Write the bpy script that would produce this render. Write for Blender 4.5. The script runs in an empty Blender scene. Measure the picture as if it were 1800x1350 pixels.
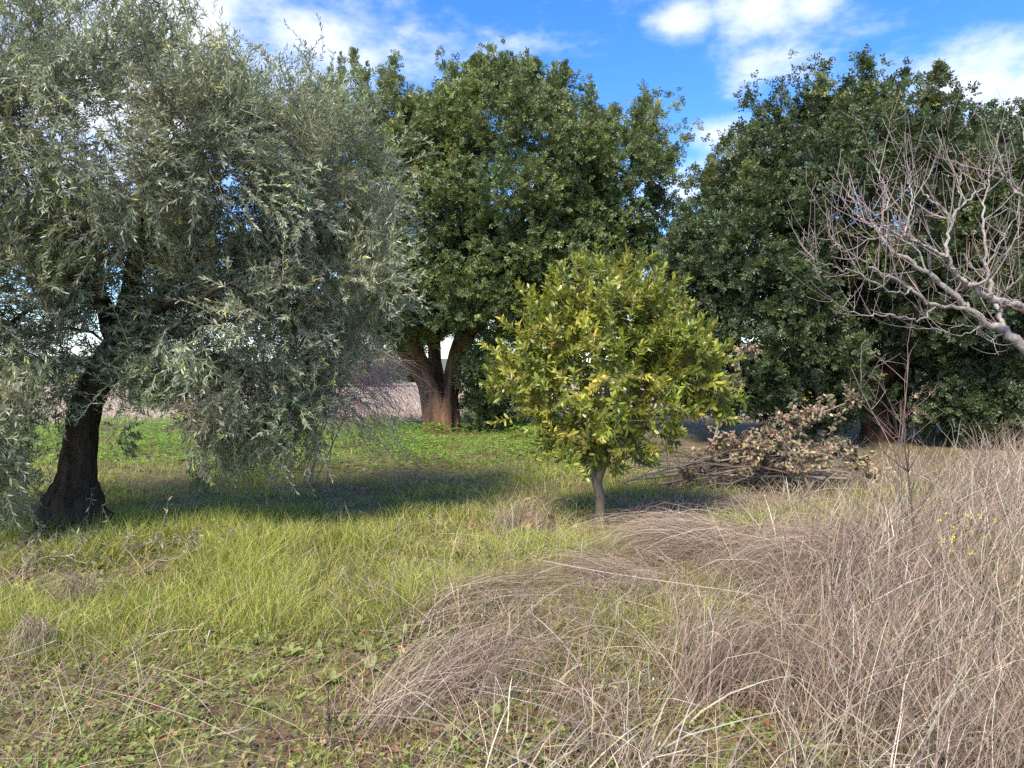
import bpy, math
import numpy as np
from mathutils import Matrix, Vector

# ---------------------------------------------------------------- camera, sky, sun, exposure
scene = bpy.context.scene
col = scene.collection
CZ, F, HOR = 1.6, 1300.0, 655.0            # eye height, focal length and horizon row for an 1800 px wide frame
cam_d = bpy.data.cameras.new('camera')
cam_d.sensor_width = 36.0
cam_d.lens = 26.0
cam_d.clip_end = 3000.0
cam = bpy.data.objects.new('camera', cam_d)
col.objects.link(cam)
cam.location = (0, 0, CZ)
cam.rotation_euler = (math.radians(90) - math.atan(20 / F), 0, 0)
scene.camera = cam

SUN = Vector((-0.36, -0.70, 0.90)).normalized()
world = bpy.data.worlds.new('World')
scene.world = world
world.use_nodes = True
wn, wl = world.node_tree.nodes, world.node_tree.links
wn.clear()


def node(nt, kind, **kw):
    n = nt.nodes.new(kind)
    for k, v in kw.items():
        if k.startswith('i_'):
            n.inputs[k[2:].replace('_', ' ')].default_value = v
        else:
            setattr(n, k, v)
    return n


W = world.node_tree
wo = node(W, 'ShaderNodeOutputWorld')
sky = node(W, 'ShaderNodeTexSky', sky_type='NISHITA', sun_disc=False)
sky.sun_elevation = math.asin(SUN.z)
sky.sun_rotation = math.atan2(SUN.x, SUN.y)
sky.altitude = 100.0
sky.air_density = 1.0
sky.dust_density = 0.4
sky.ozone_density = 4.0
hsv = node(W, 'ShaderNodeHueSaturation', i_Saturation=1.30, i_Value=.6, i_Hue=.512)
W.links.new(sky.outputs[0], hsv.inputs['Color'])
bg = node(W, 'ShaderNodeBackground', i_Strength=0.15)
W.links.new(bg.outputs[0], wo.inputs[0])
tc = node(W, 'ShaderNodeTexCoord')


def math_n(op, a, b=None, c=None):
    n = node(W, 'ShaderNodeMath', operation=op)
    for i, v in enumerate((a, b, c)):
        if v is None:
            continue
        if isinstance(v, (int, float)):
            n.inputs[i].default_value = v
        else:
            W.links.new(v, n.inputs[i])
    return n.outputs[0]


def vmath(op, a, b):
    n = node(W, 'ShaderNodeVectorMath', operation=op)
    for i, v in enumerate((a, b)):
        if isinstance(v, tuple):
            n.inputs[i].default_value = v
        else:
            W.links.new(v, n.inputs[i])
    return n


def noise_w(vec, scale, detail, rough=0.55):
    n = node(W, 'ShaderNodeTexNoise', i_Scale=scale, i_Detail=detail, i_Roughness=rough)
    W.links.new(vec, n.inputs['Vector'])
    return n.outputs['Fac']


dirv = tc.outputs['Generated']
sq = vmath('MULTIPLY', dirv, (1.0, 1.0, 2.1)).outputs[0]
nz = noise_w(sq, 6.0, 8.0, 0.62)
nbig = noise_w(vmath('ADD', sq, (4.3, 1.7, 9.1)).outputs[0], 1.7, 6.0, 0.6)
cov = math_n('MULTIPLY', math_n('SUBTRACT', nbig, 0.51), 4.0)      # scattered cloud over the whole sky
for (px, py, r) in ((330, 60, .25), (110, 190, .30), (1200, 40, .055), (1320, 22, .07), (1430, 0, .06), (1690, 165, .12),
                    (1800, 180, .15), (1270, 240, .06), (520, 60, .10)):
    v = Vector(((px - 900) / F, 1.0, (HOR - py) / F)).normalized()
    dist = vmath('DISTANCE', sq, (v.x, v.y, v.z * 2.1)).outputs['Value']
    b = math_n('SUBTRACT', 1.0, math_n('DIVIDE', dist, r * 1.25))
    cov = math_n('MAXIMUM', cov, b)
cov = math_n('ADD', cov, math_n('MULTIPLY', math_n('SUBTRACT', nz, 0.52), 2.3))
mr = node(W, 'ShaderNodeMapRange', interpolation_type='SMOOTHSTEP')
W.links.new(cov, mr.inputs[0])
mr.inputs[1].default_value = -0.02
mr.inputs[2].default_value = 0.95
mr.inputs[4].default_value = 0.9
mixc = node(W, 'ShaderNodeMix', data_type='RGBA')
W.links.new(mr.outputs[0], mixc.inputs[0])
W.links.new(hsv.outputs[0], mixc.inputs[6])
mixc.inputs[7].default_value = (2.35, 2.45, 2.65, 1)
W.links.new(mixc.outputs[2], bg.inputs[0])

sun_d = bpy.data.lights.new('sun', 'SUN')
sun_d.energy = 2.0
sun_d.angle = math.radians(14)
sun_d.color = (1.0, 0.92, 0.79)
sun = bpy.data.objects.new('sun', sun_d)
col.objects.link(sun)
sun.rotation_euler = SUN.to_track_quat('Z', 'Y').to_euler()
vs = scene.view_settings
vs.view_transform = 'Standard'
vs.look = 'None'
vs.gamma = 1.0
vs.exposure = 1.85
vs.use_curve_mapping = False
scene.cycles.max_bounces = 4
scene.cycles.diffuse_bounces = 3
scene.cycles.transparent_max_bounces = 4
scene.cycles.use_denoising = False
scene.cycles.use_light_tree = False

# ---------------------------------------------------------------- helpers
rng = np.random.default_rng(7)


def at(px, py, d):
    return np.array([(px - 900) / F * d, d, CZ - (py - HOR) / F * d])


def unit(a):
    return a / np.maximum(np.linalg.norm(a, axis=-1, keepdims=True), 1e-9)


def rvec(n):
    return unit(rng.normal(size=(n, 3)))


def sstep(a, b, x):
    t = np.clip((x - a) / (b - a), 0, 1)
    return t * t * (3 - 2 * t)


_tab = np.random.default_rng(3).random((256, 256))


def vnoise(x, y, s=0):
    x = np.asarray(x, float) + 37.7 * s
    y = np.asarray(y, float) + 91.3 * s
    xi, yi = np.floor(x).astype(int), np.floor(y).astype(int)
    fx, fy = x - xi, y - yi
    fx, fy = fx * fx * (3 - 2 * fx), fy * fy * (3 - 2 * fy)
    g = lambda i, j: _tab[i % 256, j % 256]
    return (g(xi, yi) * (1 - fx) + g(xi + 1, yi) * fx) * (1 - fy) + (g(xi, yi + 1) * (1 - fx) + g(xi + 1, yi + 1) * fx) * fy


def gz(x, y):
    x, y = np.asarray(x, float), np.asarray(y, float)
    near = 1 - sstep(30, 60, y)
    return ((vnoise(x * .5, y * .5, 1) - .5) * .10 + (vnoise(x * 1.7, y * 1.7, 2) - .5) * .05) * near


def gp(px, py):
    """point of the ground seen at a pixel"""
    d = CZ * F / (py - HOR)
    x = (px - 900) / F * d
    return np.array([x, d, float(gz(x, d))])


class MB:
    """collects verts / faces / colours, builds ONE mesh object"""
    def __init__(s):
        s.v, s.c, s.q, s.t, s.n = [], [], [], [], 0

    def add(s, v, c, quads=None, tris=None):
        v = np.asarray(v, float).reshape(-1, 3)
        c = np.asarray(c, float)
        if c.ndim == 1:
            c = np.broadcast_to(c, (len(v), 3))
        s.v.append(v)
        s.c.append(c)
        if quads is not None and len(quads):
            s.q.append(np.asarray(quads).reshape(-1, 4) + s.n)
        if tris is not None and len(tris):
            s.t.append(np.asarray(tris).reshape(-1, 3) + s.n)
        s.n += len(v)

    def mesh(s, name, mat, origin=(0, 0, 0), smooth=True):
        v = np.concatenate(s.v) - np.asarray(origin, float)
        c = np.concatenate(s.c)
        q = np.concatenate(s.q) if s.q else np.zeros((0, 4), int)
        t = np.concatenate(s.t) if s.t else np.zeros((0, 3), int)
        me = bpy.data.meshes.new(name)
        me.vertices.add(len(v))
        me.vertices.foreach_set('co', v.astype(np.float32).ravel())
        nl = len(q) * 4 + len(t) * 3
        me.loops.add(nl)
        me.loops.foreach_set('vertex_index', np.concatenate([q.ravel(), t.ravel()]).astype(np.int32))
        me.polygons.add(len(q) + len(t))
        st = np.concatenate([np.arange(len(q)) * 4, len(q) * 4 + np.arange(len(t)) * 3])
        me.polygons.foreach_set('loop_start', st.astype(np.int32))
        me.polygons.foreach_set('use_smooth', np.full(len(q) + len(t), smooth))
        me.update(calc_edges=True)
        a = me.color_attributes.new('Col', 'FLOAT_COLOR', 'POINT')
        a.data.foreach_set('color', np.concatenate([c, np.ones((len(c), 1))], 1).astype(np.float32).ravel())
        me.materials.append(mat)
        return me

    def build(s, name, mat, parent=None, origin=None, smooth=True, kind=None):
        if not s.v:
            return None
        if origin is None:
            origin = parent_world(parent) if parent is not None else (0, 0, 0)
        o = bpy.data.objects.new(name, s.mesh(name, mat, origin, smooth))
        col.objects.link(o)
        if parent is not None:
            o.parent = parent
        else:
            o.location = origin
        if kind:
            o['kind'] = kind
        return o


def parent_world(o):
    p = Vector((0, 0, 0))
    while o is not None:
        p = p + o.location
        o = o.parent
    return np.array(p)


def tag(o, label, cat, group=None):
    o['label'] = label
    o['category'] = cat
    if group:
        o['group'] = group
    return o


def thing(name, label, cat, loc, group=None):
    o = bpy.data.objects.new(name, None)
    o.empty_display_size = 0.2
    col.objects.link(o)
    o.location = tuple(float(v) for v in loc)
    return tag(o, label, cat, group)


def perp(d):
    ref = np.where(np.abs(d[..., 2:3]) < 0.9, np.array([0, 0, 1.0]), np.array([1.0, 0, 0]))
    a = unit(np.cross(d, ref))
    return a, np.cross(d, a)


def tubes(mb, paths, radii, sides, c, lump=0.0):
    """paths (n,m,3), radii (n,m): n round tubes"""
    paths = np.asarray(paths, float)
    n, m, _ = paths.shape
    radii = np.broadcast_to(np.asarray(radii, float), (n, m))
    tan = np.empty_like(paths)
    tan[:, 1:-1] = paths[:, 2:] - paths[:, :-2]
    tan[:, 0] = paths[:, 1] - paths[:, 0]
    tan[:, -1] = paths[:, -1] - paths[:, -2]
    tan = unit(tan)
    main = unit(paths[:, -1] - paths[:, 0])
    ref, _ = perp(main)
    a = ref[:, None, :] - tan * np.sum(ref[:, None, :] * tan, -1, keepdims=True)
    a = unit(a)
    b = np.cross(tan, a)
    th = np.arange(sides) / sides * 2 * math.pi
    rr = radii[:, :, None]
    if lump:
        rr = rr * (1 + lump * np.sin(th * 3 + np.arange(m)[None, :, None] * .35 + 1) * .5
                   + lump * rng.normal(size=(n, m, sides)) * .45)
    v = paths[:, :, None, :] + (a[:, :, None, :] * np.cos(th)[:, None] + b[:, :, None, :] * np.sin(th)[:, None]) * rr[..., None]
    i = np.arange(m - 1)[:, None] * sides
    j = np.arange(sides)[None, :]
    j2 = (j + 1) % sides
    f = np.stack([i + j, i + j2, i + sides + j2, i + sides + j], -1).reshape(-1, 4)
    fs = (f[None] + (np.arange(n) * m * sides)[:, None, None]).reshape(-1, 4)
    c = np.asarray(c, float)
    if c.ndim == 2:
        c = np.repeat(c, m * sides, 0)
    mb.add(v.reshape(-1, 3), c, quads=fs)


def tube1(mb, pts, rad, sides, c, lump=0.0):
    tubes(mb, np.asarray(pts)[None], np.asarray(rad)[None], sides, c, lump)


def smooth_path(pts, rad, n):
    """Catmull-Rom through traced points"""
    p = np.asarray(pts, float)
    r = np.asarray(rad, float)
    q = np.concatenate([2 * p[:1] - p[1:2], p, 2 * p[-1:] - p[-2:-1]])
    t = np.linspace(0, len(p) - 1 - 1e-6, n)
    i = t.astype(int)
    f = (t - i)[:, None]
    a, b, c_, d = q[i], q[i + 1], q[i + 2], q[i + 3]
    out = .5 * (2 * b + (c_ - a) * f + (2 * a - 5 * b + 4 * c_ - d) * f ** 2 + (3 * b - a - 3 * c_ + d) * f ** 3)
    return out, np.interp(t, np.arange(len(r)), r)


TPL = {   # leaf templates: (along, across, lift) + tris
    2: (np.array([(0, 0, 0), (.55, 1, .2), (1, 0, 0), (.55, -1, .2)]), [], [(0, 1, 2), (0, 2, 3)]),
    4: (np.array([(0, 0, 0), (.32, 1, .1), (.32, -1, .1), (.7, .85, .1), (.7, -.85, .1), (1, 0, 0)]),
        [(1, 3, 4, 2)], [(0, 1, 2), (3, 5, 4)]),
    8: (np.array([(0, 0, 0), (.3, .8, .22), (.3, 0, 0), (.3, -.8, .22), (.68, .95, .25), (.68, 0, 0), (.68, -.95, .25), (1, 0, .0)]),
        [(1, 4, 5, 2), (2, 5, 6, 3)], [(0, 1, 2), (0, 2, 3), (4, 7, 5), (5, 7, 6)]),
}


def leaves(mb, P, D, N, L, Wd, bend, c, tpl):
    tv, tq, tt = TPL[tpl]
    n = len(P)
    if n == 0:
        return
    D = unit(D)
    S = unit(np.cross(D, N))
    N = np.cross(S, D)
    L = np.broadcast_to(np.asarray(L, float), (n,))[:, None, None]
    Wd = np.broadcast_to(np.asarray(Wd, float), (n,))[:, None, None]
    bend = np.broadcast_to(np.asarray(bend, float), (n,))[:, None, None]
    t, s, h = (tv[:, k][None, :, None] for k in range(3))
    v = P[:, None] + D[:, None] * L * t + S[:, None] * (Wd * .5 * s) + N[:, None] * (h * Wd * .5 - bend * L * t * t)
    k = len(tv)
    off = (np.arange(n) * k)[:, None, None]
    q = (np.array(tq)[None] + off).reshape(-1, 4) if tq else None
    tr = (np.array(tt)[None] + off).reshape(-1, 3) if tt else None
    mb.add(v.reshape(-1, 3), np.repeat(np.broadcast_to(c, (n, 3)), k, 0), q, tr)


def leaf_parts(root, name, P, D, N, L, Wd, bend, c, tpl, mat, count=300, stuff='foliage', nvar=8):
    """the leaves that show largest become objects of their own, the rest one stuff part"""
    px = P[:, 0] / P[:, 1] * F + 900
    py = HOR - (P[:, 2] - CZ) / P[:, 1] * F
    vis = (px > 5) & (px < 1795) & (py > 5) & (py < 1345)
    ln = np.broadcast_to(np.asarray(L, float), (len(P),))
    ctr = P[vis].mean(0)
    score = ln / np.linalg.norm(P - np.array([0, 0, CZ]), axis=1) ** 1.3 * np.where(vis, 1, 0) * (1 + .25 * rng.random(len(P)))
    idx = np.argsort(-score)[:count]
    rest = np.ones(len(P), bool)
    rest[idx] = False
    g = lambda a, m: a[m] if np.ndim(a) and len(a) == len(P) else a
    mb = MB()
    leaves(mb, P[rest], D[rest], N[rest], g(L, rest), g(Wd, rest), g(bend, rest), g(c, rest), tpl)
    mb.build(stuff, mat, root, kind='stuff')
    ratio = float(np.mean(np.asarray(Wd) / np.asarray(L)))
    vars_ = []
    for k in range(nvar):
        m1 = MB()
        cc = c[idx[k * (len(idx) // nvar)]]
        leaves(m1, np.zeros((1, 3)), np.array([[0, 1., 0]]), np.array([[0, 0, 1.]]), 1.0, ratio * rng.uniform(.9, 1.1),
               float(np.mean(bend)) * rng.uniform(.5, 1.5), cc[None], 8)
        vars_.append(m1.mesh(name, mat))
    rl = parent_world(root)
    Du = unit(D[idx])
    S = unit(np.cross(Du, N[idx]))
    Nn = np.cross(S, Du)
    for j, i in enumerate(idx):
        o = bpy.data.objects.new(name, vars_[j % nvar])
        col.objects.link(o)
        o.parent = root
        sc = float(ln[i])
        p = P[i] - rl
        o.matrix_local = Matrix(((S[j, 0] * sc, Du[j, 0] * sc, Nn[j, 0] * sc, p[0]), (S[j, 1] * sc, Du[j, 1] * sc, Nn[j, 1] * sc, p[1]),
                                 (S[j, 2] * sc, Du[j, 2] * sc, Nn[j, 2] * sc, p[2]), (0, 0, 0, 1)))


def blades(mb, P, az, h, w, lean, curve, c, nseg=3, wig=0.0, tipc=1.15, sink=.01):
    """tapering ribbons: grass blades and stalks"""
    n = len(P)
    s = np.linspace(0, 1, nseg + 1)[None, :]
    b = lambda a: np.broadcast_to(np.asarray(a, float), (n,))[:, None]
    h, w, lean, curve = b(h), b(w), b(lean), b(curve)
    az = b(az)
    hor = h * (lean * s + curve * s * s)
    zz = h * s * (1 - np.minimum(.55, .33 * (curve + .4 * lean)) * s) - sink
    x = P[:, :1] + np.cos(az) * hor
    y = P[:, 1:2] + np.sin(az) * hor
    z = P[:, 2:3] + zz
    if wig:
        k = np.cumsum(rng.normal(size=(n, nseg + 1, 2)) * np.where(rng.random((n, 1, 1)) < .25, 3.0, .8) * wig, 1) * h[..., None] * s[..., None]
        x, y = x + k[..., 0], y + k[..., 1]
    ctr = np.stack([x, y, z], -1)
    fa = rng.random((n, 1)) * math.pi * 2
    wv = np.stack([np.cos(fa), np.sin(fa), rng.normal(size=(n, 1)) * .3], -1)
    ww = (w * (1 - s[:, :-1] * .55))[..., None] * .5
    lo, hi = ctr[:, :-1] - wv * ww, ctr[:, :-1] + wv * ww
    v = np.concatenate([np.stack([lo, hi], 2).reshape(n, -1, 3), ctr[:, -1:]], 1)
    k = nseg * 2 + 1
    q = np.array([(2 * i, 2 * i + 1, 2 * i + 3, 2 * i + 2) for i in range(nseg - 1)], int).reshape(-1, 4)
    off = (np.arange(n) * k)[:, None, None]
    c = np.broadcast_to(c, (n, 3))
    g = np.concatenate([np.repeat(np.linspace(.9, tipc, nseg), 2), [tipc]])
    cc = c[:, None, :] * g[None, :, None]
    mb.add(v.reshape(-1, 3), cc.reshape(-1, 3), (q[None] + off).reshape(-1, 4) if len(q) else None,
           (np.array([[2 * nseg - 2, 2 * nseg - 1, 2 * nseg]])[None] + off).reshape(-1, 3))


def jit(c, n, amt=.18, hue=.06):
    c = np.asarray(c, float)
    return np.clip(np.broadcast_to(c, (n, 3)) * (1 + rng.normal(size=(n, 1)) * amt) * (1 + rng.normal(size=(n, 3)) * hue), .004, .95)


def pick(cols, wts, n, amt=.15, hue=.05):
    k = rng.choice(len(cols), n, p=np.array(wts) / sum(wts))
    return np.clip(np.asarray(cols, float)[k] * (1 + rng.normal(size=(n, 1)) * amt) * (1 + rng.normal(size=(n, 3)) * hue), .004, .95)


# ---------------------------------------------------------------- materials
def mat_leaf(name, rough=.45, trans=.25, spec=.5, warm=(1.25, 1.3, .7), tint=False):
    m = bpy.data.materials.new(name)
    m.use_nodes = True
    t = m.node_tree
    p = t.nodes['Principled BSDF']
    a = node(t, 'ShaderNodeAttribute', attribute_name='Col')
    csrc = a.outputs['Color']
    if tint:        # every spray of leaves has its own leaf colour
        ti = node(t, 'ShaderNodeAttribute', attribute_name='tint', attribute_type='INSTANCER')
        mt = node(t, 'ShaderNodeMix', data_type='RGBA', blend_type='MULTIPLY')
        mt.inputs[0].default_value = 1.0
        t.links.new(csrc, mt.inputs[6])
        t.links.new(ti.outputs['Vector'], mt.inputs[7])
        csrc = mt.outputs[2]
    t.links.new(csrc, p.inputs['Base Color'])
    p.inputs['Roughness'].default_value = rough
    p.inputs['Specular IOR Level'].default_value = spec
    if trans > 0:
        tr = node(t, 'ShaderNodeBsdfTranslucent')
        mu = node(t, 'ShaderNodeMix', data_type='RGBA', blend_type='MULTIPLY')
        mu.inputs[0].default_value = 1.0
        t.links.new(csrc, mu.inputs[6])
        mu.inputs[7].default_value = (*warm, 1)
        t.links.new(mu.outputs[2], tr.inputs[0])
        mx = node(t, 'ShaderNodeMixShader', i_Fac=trans)
        t.links.new(p.outputs[0], mx.inputs[1])
        t.links.new(tr.outputs[0], mx.inputs[2])
        t.links.new(mx.outputs[0], t.nodes['Material Output'].inputs[0])
    return m


def mat_bark(name, c1, c2, scale=8, stretch=.25, bump=.6, dist=.02):
    m = bpy.data.materials.new(name)
    m.use_nodes = True
    t = m.node_tree
    p = t.nodes['Principled BSDF']
    tcn = node(t, 'ShaderNodeTexCoord')
    mp = node(t, 'ShaderNodeMapping')
    mp.inputs['Scale'].default_value = (1, 1, stretch)
    t.links.new(tcn.outputs['Object'], mp.inputs[0])
    n1 = node(t, 'ShaderNodeTexNoise', i_Scale=scale, i_Detail=8.0, i_Roughness=.7)
    t.links.new(mp.outputs[0], n1.inputs['Vector'])
    vo = node(t, 'ShaderNodeTexVoronoi', i_Scale=scale * 1.6, feature='DISTANCE_TO_EDGE')
    t.links.new(mp.outputs[0], vo.inputs['Vector'])
    rp = node(t, 'ShaderNodeValToRGB')
    rp.color_ramp.elements[0].position, rp.color_ramp.elements[1].position = .32, .7
    rp.color_ramp.elements[0].color, rp.color_ramp.elements[1].color = (*c1, 1), (*c2, 1)
    t.links.new(n1.outputs['Fac'], rp.inputs[0])
    t.links.new(rp.outputs[0], p.inputs['Base Color'])
    ad = node(t, 'ShaderNodeMath', operation='MULTIPLY_ADD')
    t.links.new(vo.outputs['Distance'], ad.inputs[0])
    ad.inputs[1].default_value = 1.2
    t.links.new(n1.outputs['Fac'], ad.inputs[2])
    bp = node(t, 'ShaderNodeBump', i_Strength=bump, i_Distance=dist)
    t.links.new(ad.outputs[0], bp.inputs['Height'])
    t.links.new(bp.outputs[0], p.inputs['Normal'])
    p.inputs['Roughness'].default_value = .9
    p.inputs['Specular IOR Level'].default_value = .2
    return m


M_OLIVE = mat_leaf('olive_leaf', .48, .25, .45, (1.2, 1.25, .8))
M_OLIVE_T = mat_leaf('olive_spray', .48, .25, .45, (1.2, 1.25, .8), True)
M_CAROB = mat_leaf('carob_leaf', .42, .28, .5, tint=True)
M_BAY = mat_leaf('glossy_leaf', .34, .25, .5)
M_GRASS = mat_leaf('grass', .55, .35, .35, (1.2, 1.25, .6))
M_CLOVER = mat_leaf('herb_leaf', .5, .35, .4, (1.2, 1.3, .6))
M_DRY = mat_leaf('dry_stalk', .8, .15, .2, (1.1, 1.0, .9))
M_DEAD = mat_leaf('dead_leaf', .7, .2, .25, (1.2, 1.0, .8))
M_TWIG = mat_leaf('twig_bark', .85, 0, .2)
M_BUD = mat_leaf('bud', .6, .1, .3, (1.1, 1.1, .8))
B_OLIVE = mat_bark('olive_bark', (.012, .009, .007), (.13, .098, .072), 11, .22, 1.0, .06)
B_CAROB = mat_bark('carob_bark', (.05, .026, .016), (.28, .15, .09), 5, .2, .8, .05)
B_BAY = mat_bark('smooth_bark', (.12, .09, .06), (.27, .21, .15), 22, .4, .4, .006)
B_BARE = mat_bark('grey_bark', (.15, .125, .105), (.50, .44, .385), 34, .6, .6, .006)

# ---------------------------------------------------------------- ground
def make_ground():
    xs = np.unique(np.concatenate([np.linspace(-9, 9, 70), -np.geomspace(9, 600, 22), np.geomspace(9, 600, 22)]))
    ys = np.unique(np.concatenate([np.linspace(-4, 24, 100), -np.geomspace(4, 300, 12), np.geomspace(24, 1500, 36)]))
    X, Y = np.meshgrid(xs, ys)
    v = np.stack([X, Y, gz(X, Y)], -1).reshape(-1, 3)
    nx = len(xs)
    i = (np.arange(len(ys) - 1)[:, None] * nx + np.arange(nx - 1)[None]).ravel()
    mb = MB()
    mb.add(v, (.1, .1, .1), quads=np.stack([i, i + 1, i + nx + 1, i + nx], -1))
    m = bpy.data.materials.new('soil')
    m.use_nodes = True
    t = m.node_tree
    p = t.nodes['Principled BSDF']
    tcn = node(t, 'ShaderNodeTexCoord')
    co = tcn.outputs['Object']

    def nz_(sc, det=6.0, ro=.6):
        n = node(t, 'ShaderNodeTexNoise', i_Scale=sc, i_Detail=det, i_Roughness=ro)
        t.links.new(co, n.inputs['Vector'])
        return n.outputs['Fac']

    def ramp(src, a, b):
        r = node(t, 'ShaderNodeMapRange', interpolation_type='SMOOTHSTEP')
        t.links.new(src, r.inputs[0])
        r.inputs[1].default_value, r.inputs[2].default_value = a, b
        return r.outputs[0]

    def mix(f, a, b):
        n = node(t, 'ShaderNodeMix', data_type='RGBA')
        t.links.new(f, n.inputs[0])
        for k, c in ((6, a), (7, b)):
            if isinstance(c, tuple):
                n.inputs[k].default_value = (*c, 1)
            else:
                t.links.new(c, n.inputs[k])
        return n.outputs[2]
    c = mix(ramp(nz_(14.), .35, .65), (.10, .062, .038), (.19, .13, .08))
    c = mix(ramp(nz_(4.5), .42, .62), c, (.17, .165, .055))
    c = mix(ramp(nz_(40., 3.), .58, .72), c, (.30, .24, .17))
    sp = node(t, 'ShaderNodeSeparateXYZ')
    t.links.new(co, sp.inputs[0])
    far = mix(ramp(nz_(.6), .35, .65), (.36, .265, .20), (.45, .34, .255))
    ad = node(t, 'ShaderNodeMath', operation='MULTIPLY_ADD')
    t.links.new(nz_(.5), ad.inputs[0])
    ad.inputs[1].default_value = 6.0
    t.links.new(sp.outputs['Y'], ad.inputs[2])
    c = mix(ramp(ad.outputs[0], 23, 34), c, far)
    c = mix(ramp(ad.outputs[0], 110, 130), c, (.17, .19, .06))
    t.links.new(c, p.inputs['Base Color'])
    p.inputs['Roughness'].default_value = .95
    p.inputs['Specular IOR Level'].default_value = .1
    bp = node(t, 'ShaderNodeBump', i_Strength=.8, i_Distance=.03)
    t.links.new(nz_(30., 8.), bp.inputs['Height'])
    t.links.new(bp.outputs[0], p.inputs['Normal'])
    g = mb.build('ground', m)
    g['kind'] = 'structure'


make_ground()


# ---------------------------------------------------------------- branch skeletons
class Skel:
    def __init__(s, root):
        s.p = np.zeros((60000, 3))
        s.par = np.full(60000, -1)
        s.minr = np.zeros(60000)
        s.p[0] = root
        s.n = 1
        s.root = np.asarray(root, float)

    def limb(s, pts, start=0, r0=0., r1=0.):
        i = start
        ids = []
        for k, q in enumerate(pts):
            s.p[s.n] = q
            s.par[s.n] = i
            s.minr[s.n] = r0 + (r1 - r0) * k / max(1, len(pts) - 1)
            i = s.n
            ids.append(i)
            s.n += 1
        return ids

    def reach(s, targets, step=.3, sag=.08, wob=.05, skip=1):
        order = np.argsort(np.linalg.norm(targets - s.root, axis=1))
        ends = {}
        for k in order:
            tg = targets[k]
            nodes = s.p[skip:s.n]
            d = np.linalg.norm(nodes - tg, axis=1) + .12 * np.linalg.norm(nodes - s.root, axis=1)
            i = int(np.argmin(d)) + skip
            a = s.p[i]
            L = np.linalg.norm(tg - a)
            m = max(1, int(L / step))
            f = (np.arange(1, m + 1) / m)[:, None]
            pts = a + (tg - a) * f
            bow = np.sin(f * math.pi)
            pts[:, 2:] += bow * L * sag
            pts += bow * rng.normal(size=(m, 3)) * wob * min(L, 1.)
            ends[k] = s.limb(pts, i)[-1]
        return ends

    def mesh(s, root_obj, mat, rtip, expo, thr, sides_big=8, big='limb', small='twigs', c=(.2, .18, .15), matsmall=None, lump=.12):
        n = s.n
        tips = np.zeros(n)
        has = np.zeros(n, bool)
        has[s.par[1:n]] = True
        tips[~has] = 1
        for i in range(n - 1, 0, -1):
            tips[s.par[i]] += tips[i]
        r = np.maximum(rtip * np.maximum(tips, 1) ** expo, s.minr[:n])
        ch = [[] for _ in range(n)]
        for i in range(1, n):
            ch[s.par[i]].append(i)
        mbs = MB()
        stack = [(0, c_) for c_ in ch[0]]
        while stack:
            a, b = stack.pop()
            chain = [a, b]
            while ch[b]:
                nx = max(ch[b], key=lambda q: r[q])
                for o in ch[b]:
                    if o != nx:
                        stack.append((b, o))
                b = nx
                chain.append(b)
            pts = s.p[chain]
            rad = r[chain].copy()
            rad[0] = min(rad[0], rad[1] * 1.15)
            rad[-1] *= .5
            if rad[1] > thr:
                mb = MB()
                pp, rr = smooth_path(pts, rad, len(pts) * 2)
                tube1(mb, pp, rr, sides_big, c, lump)
                mb.build(big, mat, root_obj)
            else:
                tube1(mbs, pts, rad, 4, c)
        mbs.build(small, matsmall or mat, root_obj, kind='stuff')


def ell_sample(ells, n, lo=.8, hi=1., front=None):
    """points through the outer part of a union of ellipsoids, with their outward directions"""
    E = np.array(ells, float)
    wt = E[:, 3] * E[:, 5] + E[:, 4] * E[:, 5] + E[:, 3] * E[:, 4]
    P, N = [], []
    while len(P) < n:
        e = E[rng.choice(len(E), p=wt / wt.sum())]
        d = rvec(1)[0]
        if front is not None and d[1] > 0 and rng.random() > front:
            continue
        p = e[:3] + e[3:] * d * (lo + (hi - lo) * rng.random() ** .6)
        q = (p - E[:, :3]) / E[:, 3:]
        if (np.linalg.norm(q, axis=1) < lo - .06).any() or p[2] < .15:
            continue
        P.append(p)
        N.append(d / e[3:])
    return np.array(P), unit(np.array(N))


def ell_px(px, py, d, rx, rz, ry):
    c = at(px, py, d)
    return (*c, rx / F * d, ry, rz / F * d)


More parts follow.
